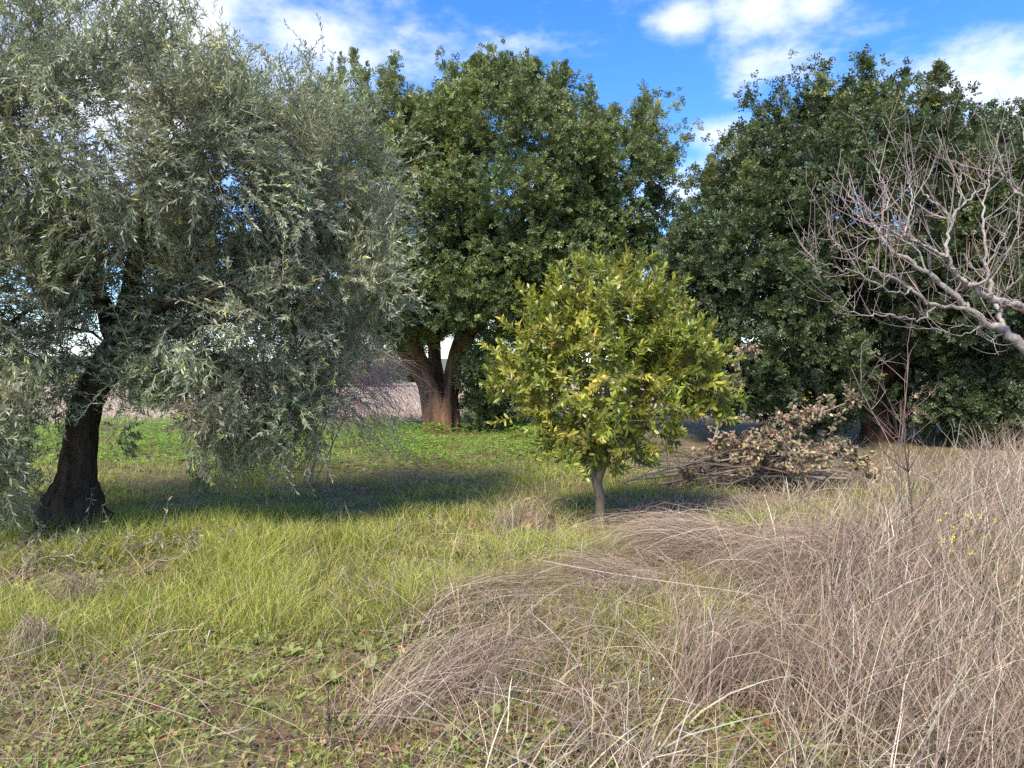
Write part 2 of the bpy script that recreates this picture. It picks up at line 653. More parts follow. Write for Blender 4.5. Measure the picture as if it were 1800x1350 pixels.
def sprays(name, root, P, X, Z, scl, tint, protos, mat):
    """one crown: leaf sprays instanced on points (X, Z: axes of each spray)"""
    n = len(P)
    Z = unit(Z)
    X = unit(X - Z * np.sum(X * Z, -1, keepdims=True))
    Y = np.cross(Z, X)
    eul = np.stack([np.arctan2(Y[:, 2], Z[:, 2]), np.arcsin(np.clip(-X[:, 2], -1, 1)), np.arctan2(X[:, 1], X[:, 0])], -1)
    me = bpy.data.meshes.new(name)
    me.vertices.add(n)
    me.vertices.foreach_set('co', (P - parent_world(root)).astype(np.float32).ravel())
    for nm, ty, key, val in (('rot', 'FLOAT_VECTOR', 'vector', eul), ('tint', 'FLOAT_VECTOR', 'vector', tint),
                             ('scl', 'FLOAT', 'value', np.broadcast_to(scl, (n,))), ('pick', 'INT', 'value', rng.integers(0, len(protos), n))):
        at_ = me.attributes.new(nm, ty, 'POINT')
        at_.data.foreach_set(key, np.asarray(val, np.int32 if ty == 'INT' else np.float32).ravel())
    me.materials.append(mat)
    o = bpy.data.objects.new(name, me)
    col.objects.link(o)
    o.parent = root
    o['kind'] = 'stuff'
    nt = bpy.data.node_groups.new(name, 'GeometryNodeTree')
    nt.interface.new_socket('Geometry', in_out='INPUT', socket_type='NodeSocketGeometry')
    nt.interface.new_socket('Geometry', in_out='OUTPUT', socket_type='NodeSocketGeometry')
    gi, go = nt.nodes.new('NodeGroupInput'), nt.nodes.new('NodeGroupOutput')
    jn = nt.nodes.new('GeometryNodeJoinGeometry')
    for pr in reversed(protos):
        oi = nt.nodes.new('GeometryNodeObjectInfo')
        oi.inputs['Object'].default_value = pr
        oi.inputs['As Instance'].default_value = False
        g2i = nt.nodes.new('GeometryNodeGeometryToInstance')
        nt.links.new(oi.outputs['Geometry'], g2i.inputs[0])
        nt.links.new(g2i.outputs[0], jn.inputs[0])
    iop = nt.nodes.new('GeometryNodeInstanceOnPoints')
    nt.links.new(gi.outputs[0], iop.inputs['Points'])
    nt.links.new(jn.outputs[0], iop.inputs['Instance'])
    iop.inputs['Pick Instance'].default_value = True

    def attr(nm, ty):
        q = nt.nodes.new('GeometryNodeInputNamedAttribute')
        q.data_type = ty
        q.inputs['Name'].default_value = nm
        return q.outputs['Attribute']
    e2r = nt.nodes.new('FunctionNodeEulerToRotation')
    nt.links.new(attr('rot', 'FLOAT_VECTOR'), e2r.inputs[0])
    nt.links.new(e2r.outputs[0], iop.inputs['Rotation'])
    nt.links.new(attr('scl', 'FLOAT'), iop.inputs['Scale'])
    nt.links.new(attr('pick', 'INT'), iop.inputs['Instance Index'])
    nt.links.new(iop.outputs[0], go.inputs[0])
    md = o.modifiers.new('sprays', 'NODES')
    md.node_group = nt
    return o


def proto(name, mb, mat):
    return bpy.data.objects.new(name, mb.mesh(name, mat, smooth=False))     # a mould only: never linked into the scene


# ---------------------------------------------------------------- carob trees
def rosettes(P, D, nl, c, Lr, leafL, leafW, up=.35):
    """compound leaves with leaflets in pairs, fanned round each twig end"""
    n = len(P)
    k = nl
    d = unit(D[:, None, :] * .75 + rng.normal(size=(n, k, 3)) * .62 + np.array([0, 0, up]))
    rl = Lr * rng.uniform(.6, 1.2, (n, k, 1, 1))
    a, b = perp(d)
    ang = rng.random((n, k, 1)) * math.pi * 2
    side = unit(np.cross(d, D[:, None, :] + (a * np.cos(ang) + b * np.sin(ang)) * .9 + rng.normal(size=d.shape) * .3))
    nrm = np.cross(side, d)
    s = np.array([.35, .35, .7, .7, 1.0, 1.0])
    sg = np.array([1, -1, 1, -1, .5, -.5])
    pos = P[:, None, None, :] + d[:, :, None, :] * rl * s[None, None, :, None]
    dr = unit(d[:, :, None, :] * .75 + side[:, :, None, :] * sg[None, None, :, None] + rng.normal(size=pos.shape) * .15)
    nn = unit(np.broadcast_to(nrm[:, :, None, :], pos.shape) + rng.normal(size=pos.shape) * .25)
    m = n * k * 6
    cc = np.repeat(c, k * 6, 0) * (1 + rng.normal(size=(m, 1)) * .16)
    return pos.reshape(-1, 3), dr.reshape(-1, 3), nn.reshape(-1, 3), leafL * rng.uniform(.75, 1.2, m), leafW * rng.uniform(.8, 1.2, m), np.clip(cc, .004, 1.7)


def carob_mould(P, D, nl=6):
    c_ = (1 + rng.normal(size=(len(P), 1)) * .15) * np.where(rng.random((len(P), 1)) < .1, np.array([[1.7, 1.6, 1.3]]), np.ones((1, 3)))
    a_ = rosettes(P, D, nl, c_, .15, .074, .040, 0)
    mb_ = MB()
    leaves(mb_, a_[0], a_[1], a_[2], a_[3], a_[4], .12, np.clip(a_[5], .5, 2.2), 2)
    return proto('carob_spray', mb_, M_CAROB)


CAROB_SPRAYS = [carob_mould(np.zeros((1, 3)), np.array([[0, 0, 1.]])) for q in range(4)]
CAROB_BLOBS, CAROB_SPIRES = [], []
for q in range(10):        # a bough end: a loose cushion of sprays, +Z outwards
    m = 24
    o = rvec(m) * rng.random((m, 1)) ** .45
    CAROB_BLOBS.append(carob_mould(o * np.array([.6, .6, .42]) * rng.uniform(.85, 1.2) + rng.normal(size=(m, 3)) * .05, unit(o * .9 + np.array([0, 0, .9]))))
for q in range(8):         # an upright leader
    L = rng.uniform(.6, 1.3)
    m = int(18 * (1 + L * .6))
    s_ = rng.random(m)
    p_ = np.array([0, 0, 1.]) * (s_ * L - .25)[:, None] + rvec(m) * (.27 * (1 - s_[:, None] * .7)) * rng.random((m, 1)) ** .5
    CAROB_SPIRES.append(carob_mould(p_, unit(np.array([0, 0, 1.]) + rvec(m) * .8)))


def carob(label, base, ells, limbs, nb, cols, wts, stems, spire, front=.4, size=1., extra=None):
    root = thing('carob_tree', label, 'tree', base)
    mb = None
    for pts, rad in stems:
        p, r = smooth_path(pts, rad, 14)
        mb = MB()
        tube1(mb, p, r, 14, (.1, .08, .06), .16)
        mb.build('trunk', B_CAROB, root)
    sk = Skel(limbs[0][0])
    for k, l in enumerate(limbs):
        sk.limb(l if k else l[1:], 0, .2, .01)
    T, N = ell_sample(ells, nb, .62, 1.0, front)
    sk.reach(T, .5, .05, .05, 2)
    sk.mesh(root, B_CAROB, .008, .42, .05, 7, 'limb', 'twigs', (.08, .06, .045), M_TWIG)
    tc_ = .55 * pick(cols, wts, len(T), .1, .04) + .45 * np.asarray(cols[0])
    topness = np.clip((N[:, 2] - .15) / .6, 0, 1)
    sp = rng.random(len(T)) < topness * spire
    n = int((~sp).sum())
    sprays('crown', root, T[~sp] + N[~sp] * .1, rvec(n), unit(N[~sp] * .8 + np.array([0, 0, .35]) + rvec(n) * .35), rng.uniform(.75, 1.2, n) * size, tc_[~sp], CAROB_BLOBS, M_CAROB)
    n = int(sp.sum())
    sprays('leaders', root, T[sp], rvec(n), N[sp] * np.array([.35, .3, 0]) + np.array([0, 0, 1.]) + rng.normal(size=(n, 3)) * .12, rng.uniform(.65, 1.0, n) * size, tc_[sp], CAROB_SPIRES, M_CAROB)
    if extra is not None:      # loose sprays standing clear of the crown
        e_ = np.repeat(np.array(extra), 7, 0)
        n = len(e_)
        sprays('top_sprays', root, e_ + rng.normal(size=(n, 3)) * np.array([.14, .14, .2]), rvec(n), rng.normal(size=(n, 3)) * .5 + np.array([0, 0, 1.]), rng.uniform(.8, 1.25, n), pick(cols, wts, n, .14), CAROB_SPRAYS, M_CAROB)
    return root


d1 = 20.0
b1 = gp(770, 752)
b1 = np.array([(770 - 900) / F * d1, d1, float(gz(-2, d1))])
A = lambda px, py, dd=0: at(px, py, d1 + dd)
ground1 = lambda px, dd=0: np.array([(px - 900) / F * (d1 + dd), d1 + dd, -.12])
stems1 = [
    ([ground1(758, -.1), A(758, 715), A(745, 672), A(722, 636), A(697, 600), A(665, 540)], [0.282, 0.228, 0.201, 0.181, 0.161, 0.120]),
    ([ground1(772, -.35), A(770, 712, -.3), A(760, 675, -.2), A(742, 640), A(735, 590, .3)], [0.242, 0.187, 0.161, 0.134, 0.101]),
    ([ground1(786, .2), A(782, 700, .4), A(768, 655, .6), A(764, 600, .7), A(770, 500, .6), A(785, 400, .4)], [0.282, 0.221, 0.187, 0.168, 0.148, 0.101]),
    ([ground1(795, -.1), A(793, 705), A(800, 660), A(807, 615, .1), A(828, 550, .2), A(880, 450, .2)], [0.268, 0.208, 0.168, 0.154, 0.134, 0.094]),
    ([ground1(783, -.4), A(784, 720, -.35), A(789, 690, -.25), A(796, 650, -.1)], [0.201, 0.168, 0.127, 0.081]),
]
limbs1 = [
    [A(778, 690), A(745, 640), A(697, 600), A(660, 520), A(635, 420), A(630, 300), A(640, 200)],
    [A(768, 655, .6), A(764, 600, .7), A(775, 480, .6), A(800, 350, .4), A(830, 240), A(850, 170)],
    [A(805, 630), A(828, 550), A(880, 450), A(940, 340), A(970, 220), A(980, 140)],
    [A(828, 550), A(930, 480), A(1040, 400), A(1110, 320), A(1160, 260)],
    [A(807, 615), A(850, 560, -1.2), A(900, 520, -2), A(960, 470, -2.2)],
    [A(745, 640), A(700, 560, -1.4), A(690, 470, -2.2), A(700, 380, -2.4)],
]
e1 = [ell_px(648, 335, d1, 115, 195, 2.8), ell_px(745, 395, d1, 130, 190, 3.2), ell_px(915, 345, d1, 165, 205, 3.4), ell_px(1075, 335, d1, 95, 125, 2.4),
      ell_px(985, 450, d1, 120, 110, 3.0), ell_px(830, 505, d1, 150, 78, 3.2), ell_px(890, 655, d1, 55, 90, 1.8), ell_px(690, 530, d1, 90, 60, 2.4), ell_px(860, 245, d1, 110, 90, 2.8)]
carob('tall evergreen carob with forked brown trunk behind the clover patch', b1, e1, limbs1, 880,
      [(.135, .17, .06), (.175, .21, .07), (.28, .295, .095), (.10, .138, .054)], [5, 4, 1.5, 3], stems1, .8,
      extra=[A(783, 112), A(790, 130), A(868, 92), A(1213, 235), A(1185, 190), A(1140, 175), A(1200, 260), A(1215, 330), A(1195, 300)])

d2 = 17.0
A2 = lambda px, py, dd=0: at(px, py, d2 + dd)
g2 = lambda px, dd=0: np.array([(px - 900) / F * (d2 + dd), d2 + dd, -.12])
stems2 = [([g2(1540, .3), A2(1540, 700, .3), A2(1525, 640, .3), A2(1500, 560, .3), A2(1480, 450)], [.40, .32, .28, .22, .14]),
          ([g2(1556, .5), A2(1562, 700, .5), A2(1590, 640, .5), A2(1620, 560, .4), A2(1650, 470)], [.34, .28, .24, .2, .13])]
limbs2 = [
    [A2(1540, 690, .3), A2(1500, 580), A2(1480, 450), A2(1490, 320), A2(1500, 210)],
    [A2(1500, 580), A2(1420, 520), A2(1330, 470), A2(1260, 420)],
    [A2(1560, 660), A2(1620, 560), A2(1650, 450), A2(1660, 340)],
    [A2(1500, 580), A2(1480, 520, -1.0), A2(1440, 450, -1.6), A2(1430, 350, -1.6)],
    [A2(1530, 660), A2(1440, 620, -.8), A2(1360, 620, -1.2), A2(1280, 640, -1.2)],
    [A2(1570, 640), A2(1660, 610, -.8), A2(1740, 600, -1.2)],
]
e2 = [ell_px(1490, 385, d2, 195, 200, 3.4), ell_px(1390, 345, d2, 105, 150, 2.6), ell_px(1625, 410, d2, 105, 165, 3.0), ell_px(1305, 480, d2, 115, 170, 3.0), ell_px(1340, 610, d2, 140, 110, 2.8),
      ell_px(1720, 620, d2, 135, 110, 2.6), ell_px(1660, 690, d2 - .5, 90, 60, 1.6), ell_px(1790, 680, d2, 90, 80, 2.0), ell_px(1400, 690, d2, 80, 55, 1.6), ell_px(1590, 520, d2, 140, 90, 3.0), ell_px(1770, 480, d2, 100, 110, 2.6), ell_px(1215, 500, d2 + .5, 60, 95, 2.0)]
carob('broad dark evergreen carob behind the brush heap and bare branches', np.array([(1545 - 900) / F * d2, d2 + .3, float(gz(8, 17))]), e2, limbs2, 900,
      [(.075, .10, .040), (.095, .122, .046), (.18, .195, .06), (.058, .082, .038)], [5, 4, .8, 3], stems2, .35,
      extra=[A2(1310, 175), A2(1325, 195), A2(1375, 160), A2(1410, 130), A2(1265, 255), A2(1510, 125)])

d3 = 19.0
A3 = lambda px, py, dd=0: at(px, py, d3 + dd)
g3 = lambda px: np.array([(px - 900) / F * d3, d3, -.12])
stems3 = [([g3(1900), A3(1898, 690), A3(1890, 600), A3(1880, 480), A3(1870, 380)], [.38, .3, .25, .2, .13])]
limbs3 = [[A3(1890, 600), A3(1870, 480), A3(1850, 380), A3(1830, 290)], [A3(1890, 600), A3(1940, 470), A3(1960, 360)]]
e3 = [ell_px(1850, 370, d3, 120, 140, 2.2), ell_px(1800, 310, d3, 60, 70, 1.6), ell_px(1900, 540, d3, 140, 130, 2.4)]
carob('evergreen carob at the right edge, mostly hidden by the bare branches', g3(1900) + np.array([0, 0, .12]), e3, limbs3, 190,
      [(.066, .092, .040), (.085, .112, .045), (.16, .18, .06)], [5, 4, .8], stems3, .3,
      extra=[A3(1790, 190), A3(1770, 200), A3(1740, 215), A3(1755, 225), A3(1780, 215), A3(1730, 235)])

# ---------------------------------------------------------------- olive tree
do = 7.43
ob = gp(125, 935)
O = lambda px, py, dd=0: at(px, py, do + dd)
olive = thing('olive_tree', 'big grey-green olive with flared dark gnarled trunk', 'tree', ob)
tp, tr = smooth_path([ob + np.array([0.0, 0, -.15]), ob + np.array([0, 0, .02]), O(126, 900), O(132, 868), O(136, 840), O(141, 790), O(148, 730), O(162, 690), O(185, 650), O(208, 612), O(220, 572), O(230, 520)],
                     [.38, .33, .325, .25, .182, .155, .150, .150, .150, .155, .13, .10], 40)
mb = MB()
th_sides = 26
tube1(mb, tp, tr, th_sides, (.1, .1, .1), .0)
v = mb.v[0].reshape(40, th_sides, 3)
ctr = v.mean(1, keepdims=True)
rad = v - ctr
ang = np.arange(th_sides) / th_sides * 2 * math.pi
lowf = np.clip(1 - np.arange(40) / 14, 0, 1)[:, None]
bul = 1 + .10 * np.sin(ang * 2 + .6)[None] * (1 + lowf) + (vnoise(np.cos(ang)[None] * 3 + np.arange(40)[:, None] * .16, np.sin(ang)[None] * 3 + np.arange(40)[:, None] * .05) - .5) * .52 \
    + lowf * .16 * np.sin(ang * 5 + np.arange(40)[:, None] * .12) + (rng.random((40, th_sides)) - .5) * .09
mb.v[0] = (ctr + rad * bul[..., None]).reshape(-1, 3)
mb.build('trunk', B_OLIVE, olive)

osk = Skel(O(205, 625))
osk.limb([O(222, 590), O(228, 550), O(232, 505), O(238, 450), O(255, 380), O(280, 300), O(300, 220), O(310, 130)], 0, .12, .004)
osk.limb([O(225, 588, -.1), O(250, 560, -.3), O(275, 545, -.5), O(310, 528, -.7), O(345, 530, -.9), O(400, 500, -1.), O(470, 470, -1.)], 0, .075, .004)
osk.limb([O(240, 592, .2), O(300, 585, .5), O(370, 560, .8), O(450, 520, .9), O(540, 470, .8), O(600, 400, .7), O(640, 330, .6)], 0, .09, .004)
osk.limb([O(190, 580, -.1), O(185, 550, -.2), O(170, 530, -.3), O(130, 490, -.4), O(80, 470, -.5), O(20, 430, -.6), O(-60, 400, -.7)], 0, .08, .004)
osk.limb([O(200, 570, .2), O(170, 500, .5), O(120, 400, .8), O(80, 300, .9), O(60, 180, .9)], 0, .08, .004)
osk.limb([O(225, 570, .2), O(300, 500, .6), O(380, 430, .9), O(440, 430, 1.), O(500, 300, 1.1), O(520, 200, 1.0)], 0, .07, .004)
eo = [ell_px(240, 270, do, 270, 235, 1.9), ell_px(40, 300, do, 230, 240, 1.9), ell_px(440, 340, do + .2, 180, 210, 1.7), ell_px(575, 330, do + .6, 130, 185, 1.4),
      ell_px(590, 490, do + .5, 135, 110, 1.3), ell_px(420, 590, do + .3, 180, 150, 1.4), ell_px(40, 600, do - .5, 150, 230, 1.4), ell_px(-140, 520, do, 200, 260, 1.9), ell_px(340, 700, do + .1, 150, 80, 1.0), ell_px(470, 690, do + .3, 110, 90, 1.0), ell_px(60, 760, do - .7, 120, 90, .8)]
T, N = ell_sample(eo, 820, .45, 1.0, .4)
# the hollow round the trunk and fork stays open towards the viewer
px = T[:, 0] / T[:, 1] * F + 900
py = HOR - (T[:, 2] - CZ) / T[:, 1] * F
frn = T[:, 1] < do + .3
holl = (frn & (px > 190) & (px < 255) & (py > 515) & (py < 615)) | (frn & (px > 30) & (px < 330) & (py > 690)) | ((np.abs(px - 310) < 120) & (np.abs(py - 680) < 45) & (rng.random(len(px)) < .45)) | ((px > 90) & (px < 185) & (py > 760)) | (py > 850) | (T[:, 2] < .5)
holl |= (py > 660) & (px > 150) & (rng.random(len(px)) < .45)
T, N = T[~holl], N[~holl]
osk.reach(T, .22, .06, .07, 1)
osk.mesh(olive, B_OLIVE, .0045, .43, .022, 7, 'limb', 'twigs', (.13, .115, .095), M_TWIG)
# shoots: a few moulds of leafy twig, one crown made of them
KK = 22


def shoot_leaves(SB, SD, UP, SL, droop):
    n = len(SB)
    s = np.linspace(.06, 1, KK)
    ps = SB[:, None] + SD[:, None] * (SL[:, None] * s)[..., None] - UP[:, None] * (SL[:, None] * droop[:, None] * s ** 2)[..., None]
    tg = unit(SD[:, None] - UP[:, None] * (2 * droop[:, None] * s)[..., None])
    a, b = perp(tg)
    ph = rng.random((n, 1)) * 6.28 + (np.arange(KK) // 2) * (math.pi / 2) + (np.arange(KK) % 2) * math.pi + rng.normal(size=(n, KK)) * .3
    sd = a * np.cos(ph)[..., None] + b * np.sin(ph)[..., None]
    LD = unit(tg * .75 + sd * (.95 - .55 * s)[None, :, None] + rng.normal(size=sd.shape) * .12)
    LN = unit(tg * .6 - sd * .4 + UP[:, None] * .5 + rng.normal(size=sd.shape) * .45)
    return ps.reshape(-1, 3), LD.reshape(-1, 3), LN.reshape(-1, 3)


OCOL = [(.235, .255, .155), (.285, .30, .182), (.36, .37, .235), (.18, .20, .124)]
OSPR = []
NSP = 24
for q in range(14):         # a bough end of NSP leafy shoots: +Z along the bough, +X up
    mb = MB()
    b_ = rng.normal(size=(NSP, 3)) * .12 + np.array([0, 0, 1.]) * rng.uniform(-.34, .26, (NSP, 1))
    z1 = unit(np.array([0, 0, .85]) + rvec(NSP) * .66 + np.array([.12, 0, 0]))
    up1 = unit(np.array([1., 0, 0]) + rng.normal(size=(NSP, 3)) * .25)
    L1, dr1 = rng.uniform(.2, .44, NSP), rng.uniform(.0, .4, NSP)
    P1, D1, N1 = shoot_leaves(b_, z1, up1, L1, dr1)
    kq = rng.random(len(P1)) < .94
    m1 = int(kq.sum())
    c1 = np.repeat(1 + rng.normal(size=(NSP, 1)) * .13, KK, 0)[kq] * np.ones((1, 3)) * (1 + rng.normal(size=(m1, 1)) * .14)
    sv = rng.random(m1) < .16
    c1[sv] = (1.7, 1.65, 1.9)
    yg = ((np.repeat(rng.random(NSP) < .09, KK)) & (np.tile(np.arange(KK), NSP) > KK - 6))[kq]
    c1[yg] = (2.0, 1.75, .75)
    leaves(mb, P1[kq], D1[kq], N1[kq], rng.uniform(.048, .082, m1), rng.uniform(.0108, .0162, m1), rng.normal(size=m1) * .1 + .06, np.clip(c1, .4, 3), 4)
    ss = np.linspace(0, 1, 4)
    tubes(mb, b_[:, None] + z1[:, None] * (L1[:, None] * ss)[..., None] - up1[:, None] * (L1[:, None] * dr1[:, None] * ss ** 2)[..., None], np.linspace(.0034, .0012, 4)[None], 3, (1.7, 1.4, 1.4))
    OSPR.append(proto('olive_spray', mb, M_OLIVE_T))
# low curtains of foliage hanging right and left of the trunk
XT = np.array([at(rng.uniform(370, 570), rng.uniform(600, 800), do + rng.uniform(-.3, 1.1)) for q in range(24)] + [at(rng.uniform(215, 400), rng.uniform(640, 800), do + rng.uniform(.1, 1.2)) for q in range(8)]
              + [at(rng.uniform(-30, 60), rng.uniform(680, 850), do + rng.uniform(-.8, .3)) for q in range(10)])
T = np.concatenate([T, XT])
N = np.concatenate([N, unit(rng.normal(size=XT.shape) * .5 + np.array([.2, -.6, -.35]))])
topn = N[:, 2:3]
n = len(T)
SB = T
SD = unit(N * .6 + rvec(n) * .6 + np.array([0, 0, 1.]) * (.15 + .7 * np.clip(topn, -.5, 1)))
UPV = np.array([0, 0, 1.]) * (1.2 - np.clip(topn, 0, 1)) + rng.normal(size=(n, 3)) * .3
tint = pick(OCOL, [4, 4, 1.6, 3], n, .1, .04)
sprays('crown', olive, SB, UPV, SD, rng.uniform(.66, 1.02, n), np.clip(tint, .02, .5), OSPR, M_OLIVE_T)
# the sprays nearest the viewer, leaf by leaf
px = SB[:, 0] / SB[:, 1] * F + 900
py = HOR - (SB[:, 2] - CZ) / SB[:, 1] * F
near = np.where((px > 30) & (px < 700) & (py > 40) & (py < 820))[0]
near = near[np.argsort(np.linalg.norm(SB[near], axis=1))][:20]
SBn, SDn = SB[near] + rng.normal(size=(len(near), 3)) * .12, unit(SD[near] + rng.normal(size=(len(near), 3)) * .3)
UPn = np.broadcast_to(np.array([0, 0, 1.]), SBn.shape)
SLn = rng.uniform(.26, .4, len(near))
drn = rng.uniform(.05, .4, len(near))
P_, LD, LN = shoot_leaves(SBn, SDn, UPn, SLn, drn)
ss = np.linspace(0, 1, 5)
mb = MB()
tubes(mb, SBn[:, None] + SDn[:, None] * (SLn[:, None] * ss)[..., None] - UPn[:, None] * (SLn[:, None] * drn[:, None] * ss ** 2)[..., None], np.linspace(.0034, .0012, 5)[None], 3, jit((.24, .22, .17), len(near), .2))
mb.build('shoots', M_TWIG, olive, kind='stuff')
m_ = len(P_)
lc = np.repeat(pick(OCOL, [4, 4, 1.6, 3], len(near), .1, .04), KK, 0) * (1 + rng.normal(size=(m_, 1)) * .14)
sv = rng.random(m_) < .17
lc[sv] = jit((.28, .31, .24), int(sv.sum()), .12, .03)
leaf_parts(olive, 'leaf', P_, LD, LN, rng.uniform(.058, .088, m_), rng.uniform(.012, .017, m_), rng.normal(size=m_) * .1 + .06, np.clip(lc, .01, .9), 4, M_OLIVE, 300, 'leafy_shoots', 16)

# ---------------------------------------------------------------- small broadleaf evergreen in the middle
db = 7.7
bb = gp(1055, 926)
Bp = lambda px, py, dd=0: at(px, py, db + dd)
bay = thing('evergreen_tree', 'small round evergreen with large glossy yellow-green leaves and yellow buds', 'tree', bb)
tp, tr = smooth_path([bb + np.array([0, 0, -.1]), bb + np.array([0, 0, .02]), Bp(1056, 900), Bp(1055, 870), Bp(1050, 845), Bp(1062, 800), Bp(1070, 740)], [.085, .066, .054, .050, .054, .042, .03], 24)
mb = MB()
tube1(mb, tp, tr, 14, (.2, .2, .2), .07)
mb.build('trunk', B_BAY, bay)
bsk = Skel(Bp(1050, 850))
bsk.limb([Bp(1040, 828), Bp(1028, 795), Bp(1020, 740), Bp(1000, 680), Bp(985, 620), Bp(975, 560)], 0, .045, .015)
bsk.limb([Bp(1062, 800), Bp(1070, 740), Bp(1065, 670), Bp(1055, 600), Bp(1055, 520)], 0, .045, .015)
bsk.limb([Bp(1075, 790, -.05), Bp(1110, 730, -.1), Bp(1140, 680, -.1), Bp(1170, 640, -.1)], 0, .03, .010)
bsk.limb([Bp(1060, 790, .3), Bp(1090, 720, .6), Bp(1110, 640, .7), Bp(1130, 560, .5)], 0, .03, .012)
eb = [ell_px(1070, 660, db, 165, 165, 1.0), ell_px(1060, 560, db, 120, 105, .75), ell_px(930, 650, db, 80, 75, .6), ell_px(1180, 630, db, 95, 110, .7), ell_px(1245, 690, db, 60, 40, .4),
      ell_px(1040, 765, db, 120, 60, .7), ell_px(1130, 560, db, 80, 90, .6), ell_px(985, 560, db, 70, 80, .55)]
T, N = ell_sample(eb, 1120, .25, 1.0, .8)
T2_, N2_ = ell_sample(eb, 60, .97, 1.0, .8)
T, N = np.concatenate([T, T2_ + N2_ * rng.uniform(.02, .12, (60, 1)) + np.array([0, 0, .05])]), np.concatenate([N, N2_])
X = [(1048, 450), (1098, 452), (970, 480), (1000, 490), (1160, 480), (1180, 500), (1215, 545), (1240, 600), (900, 575), (875, 630), (862, 690), (880, 740), (1290, 665), (1295, 700), (1280, 735),
     (1040, 815), (1085, 815), (990, 800), (960, 790), (1030, 470), (1075, 480), (1125, 485), (935, 540), (1260, 660)]
XP = np.array([Bp(x, y, rng.uniform(-.35, .35)) for x, y in X])
T = np.concatenate([T, XP])
N = np.concatenate([N, unit(XP - Bp(1065, 660))])
bsk.reach(T, .12, .05, .05, 1)
bsk.mesh(bay, B_BAY, .003, .42, .012, 7, 'limb', 'twigs', (.26, .21, .13), M_TWIG)
reps = 1
n = len(T)
ax = unit(N * .6 + np.array([0, 0, .75]) * np.clip(N[:, 2:3] + .55, .1, 1) + rng.normal(size=(n, 3)) * .3)
kl = 20
s = np.linspace(0, 1, kl)
tl = rng.uniform(.12, .26, n)
pos = T[:, None] + ax[:, None] * ((s - .6)[None, :, None] * tl[:, None, None])
a, b = perp(ax)
ph = rng.random((n, 1)) * 6.28 + np.arange(kl) * 2.4 + rng.normal(size=(n, kl)) * .25
sd = a[:, None] * np.cos(ph)[..., None] + b[:, None] * np.sin(ph)[..., None]
LD = unit(ax[:, None] * (.25 + .75 * s)[None, :, None] + sd * (1.05 - .55 * s)[None, :, None] + rng.normal(size=sd.shape) * .15)
LN = unit(ax[:, None] * .9 - sd * .35 + np.array([0, 0, .35]) + rng.normal(size=sd.shape) * .25)
Pf = pos.reshape(-1, 3)
nb_ = len(Pf)
lc = np.repeat(pick([(.25, .275, .046), (.33, .34, .058), (.18, .22, .044), (.47, .44, .085)], [4, 4, 3, 2], n, .1, .04), kl, 0) * (1 + rng.normal(size=(nb_, 1)) * .14)
gd = rng.random(nb_) < .012
lc[gd] = (.33, .17, .05)
leaf_parts(bay, 'leaf', Pf, LD.reshape(-1, 3), LN.reshape(-1, 3), rng.uniform(.045, .108, nb_), rng.uniform(.023, .037, nb_), rng.normal(size=nb_) * .2 + .1,
           np.clip(lc, .01, .9), 8, M_BAY, 300, 'crown')
# buds: little round clusters in the leaf axils
nbud = 7000
i = rng.integers(0, nb_, nbud)
bp_ = Pf[i] + LD.reshape(-1, 3)[i] * rng.uniform(.004, .03, (nbud, 1)) + rng.normal(size=(nbud, 3)) * .008
oct_v = np.array([(1, 0, 0), (-1, 0, 0), (0, 1, 0), (0, -1, 0), (0, 0, 1), (0, 0, -1)], float)
oct_f = np.array([(0, 2, 4), (2, 1, 4), (1, 3, 4), (3, 0, 4), (2, 0, 5), (1, 2, 5), (3, 1, 5), (0, 3, 5)])
mb = MB()
vv = bp_[:, None] + oct_v[None] * rng.uniform(.004, .0075, (nbud, 1, 1))
mb.add(vv.reshape(-1, 3), np.repeat(pick([(.50, .42, .08), (.38, .36, .08), (.42, .26, .06)], [5, 3, 1], nbud), 6, 0), tris=(oct_f[None] + (np.arange(nbud) * 6)[:, None, None]).reshape(-1, 3))
mb.build('flower_buds', M_BUD, bay, kind='stuff')

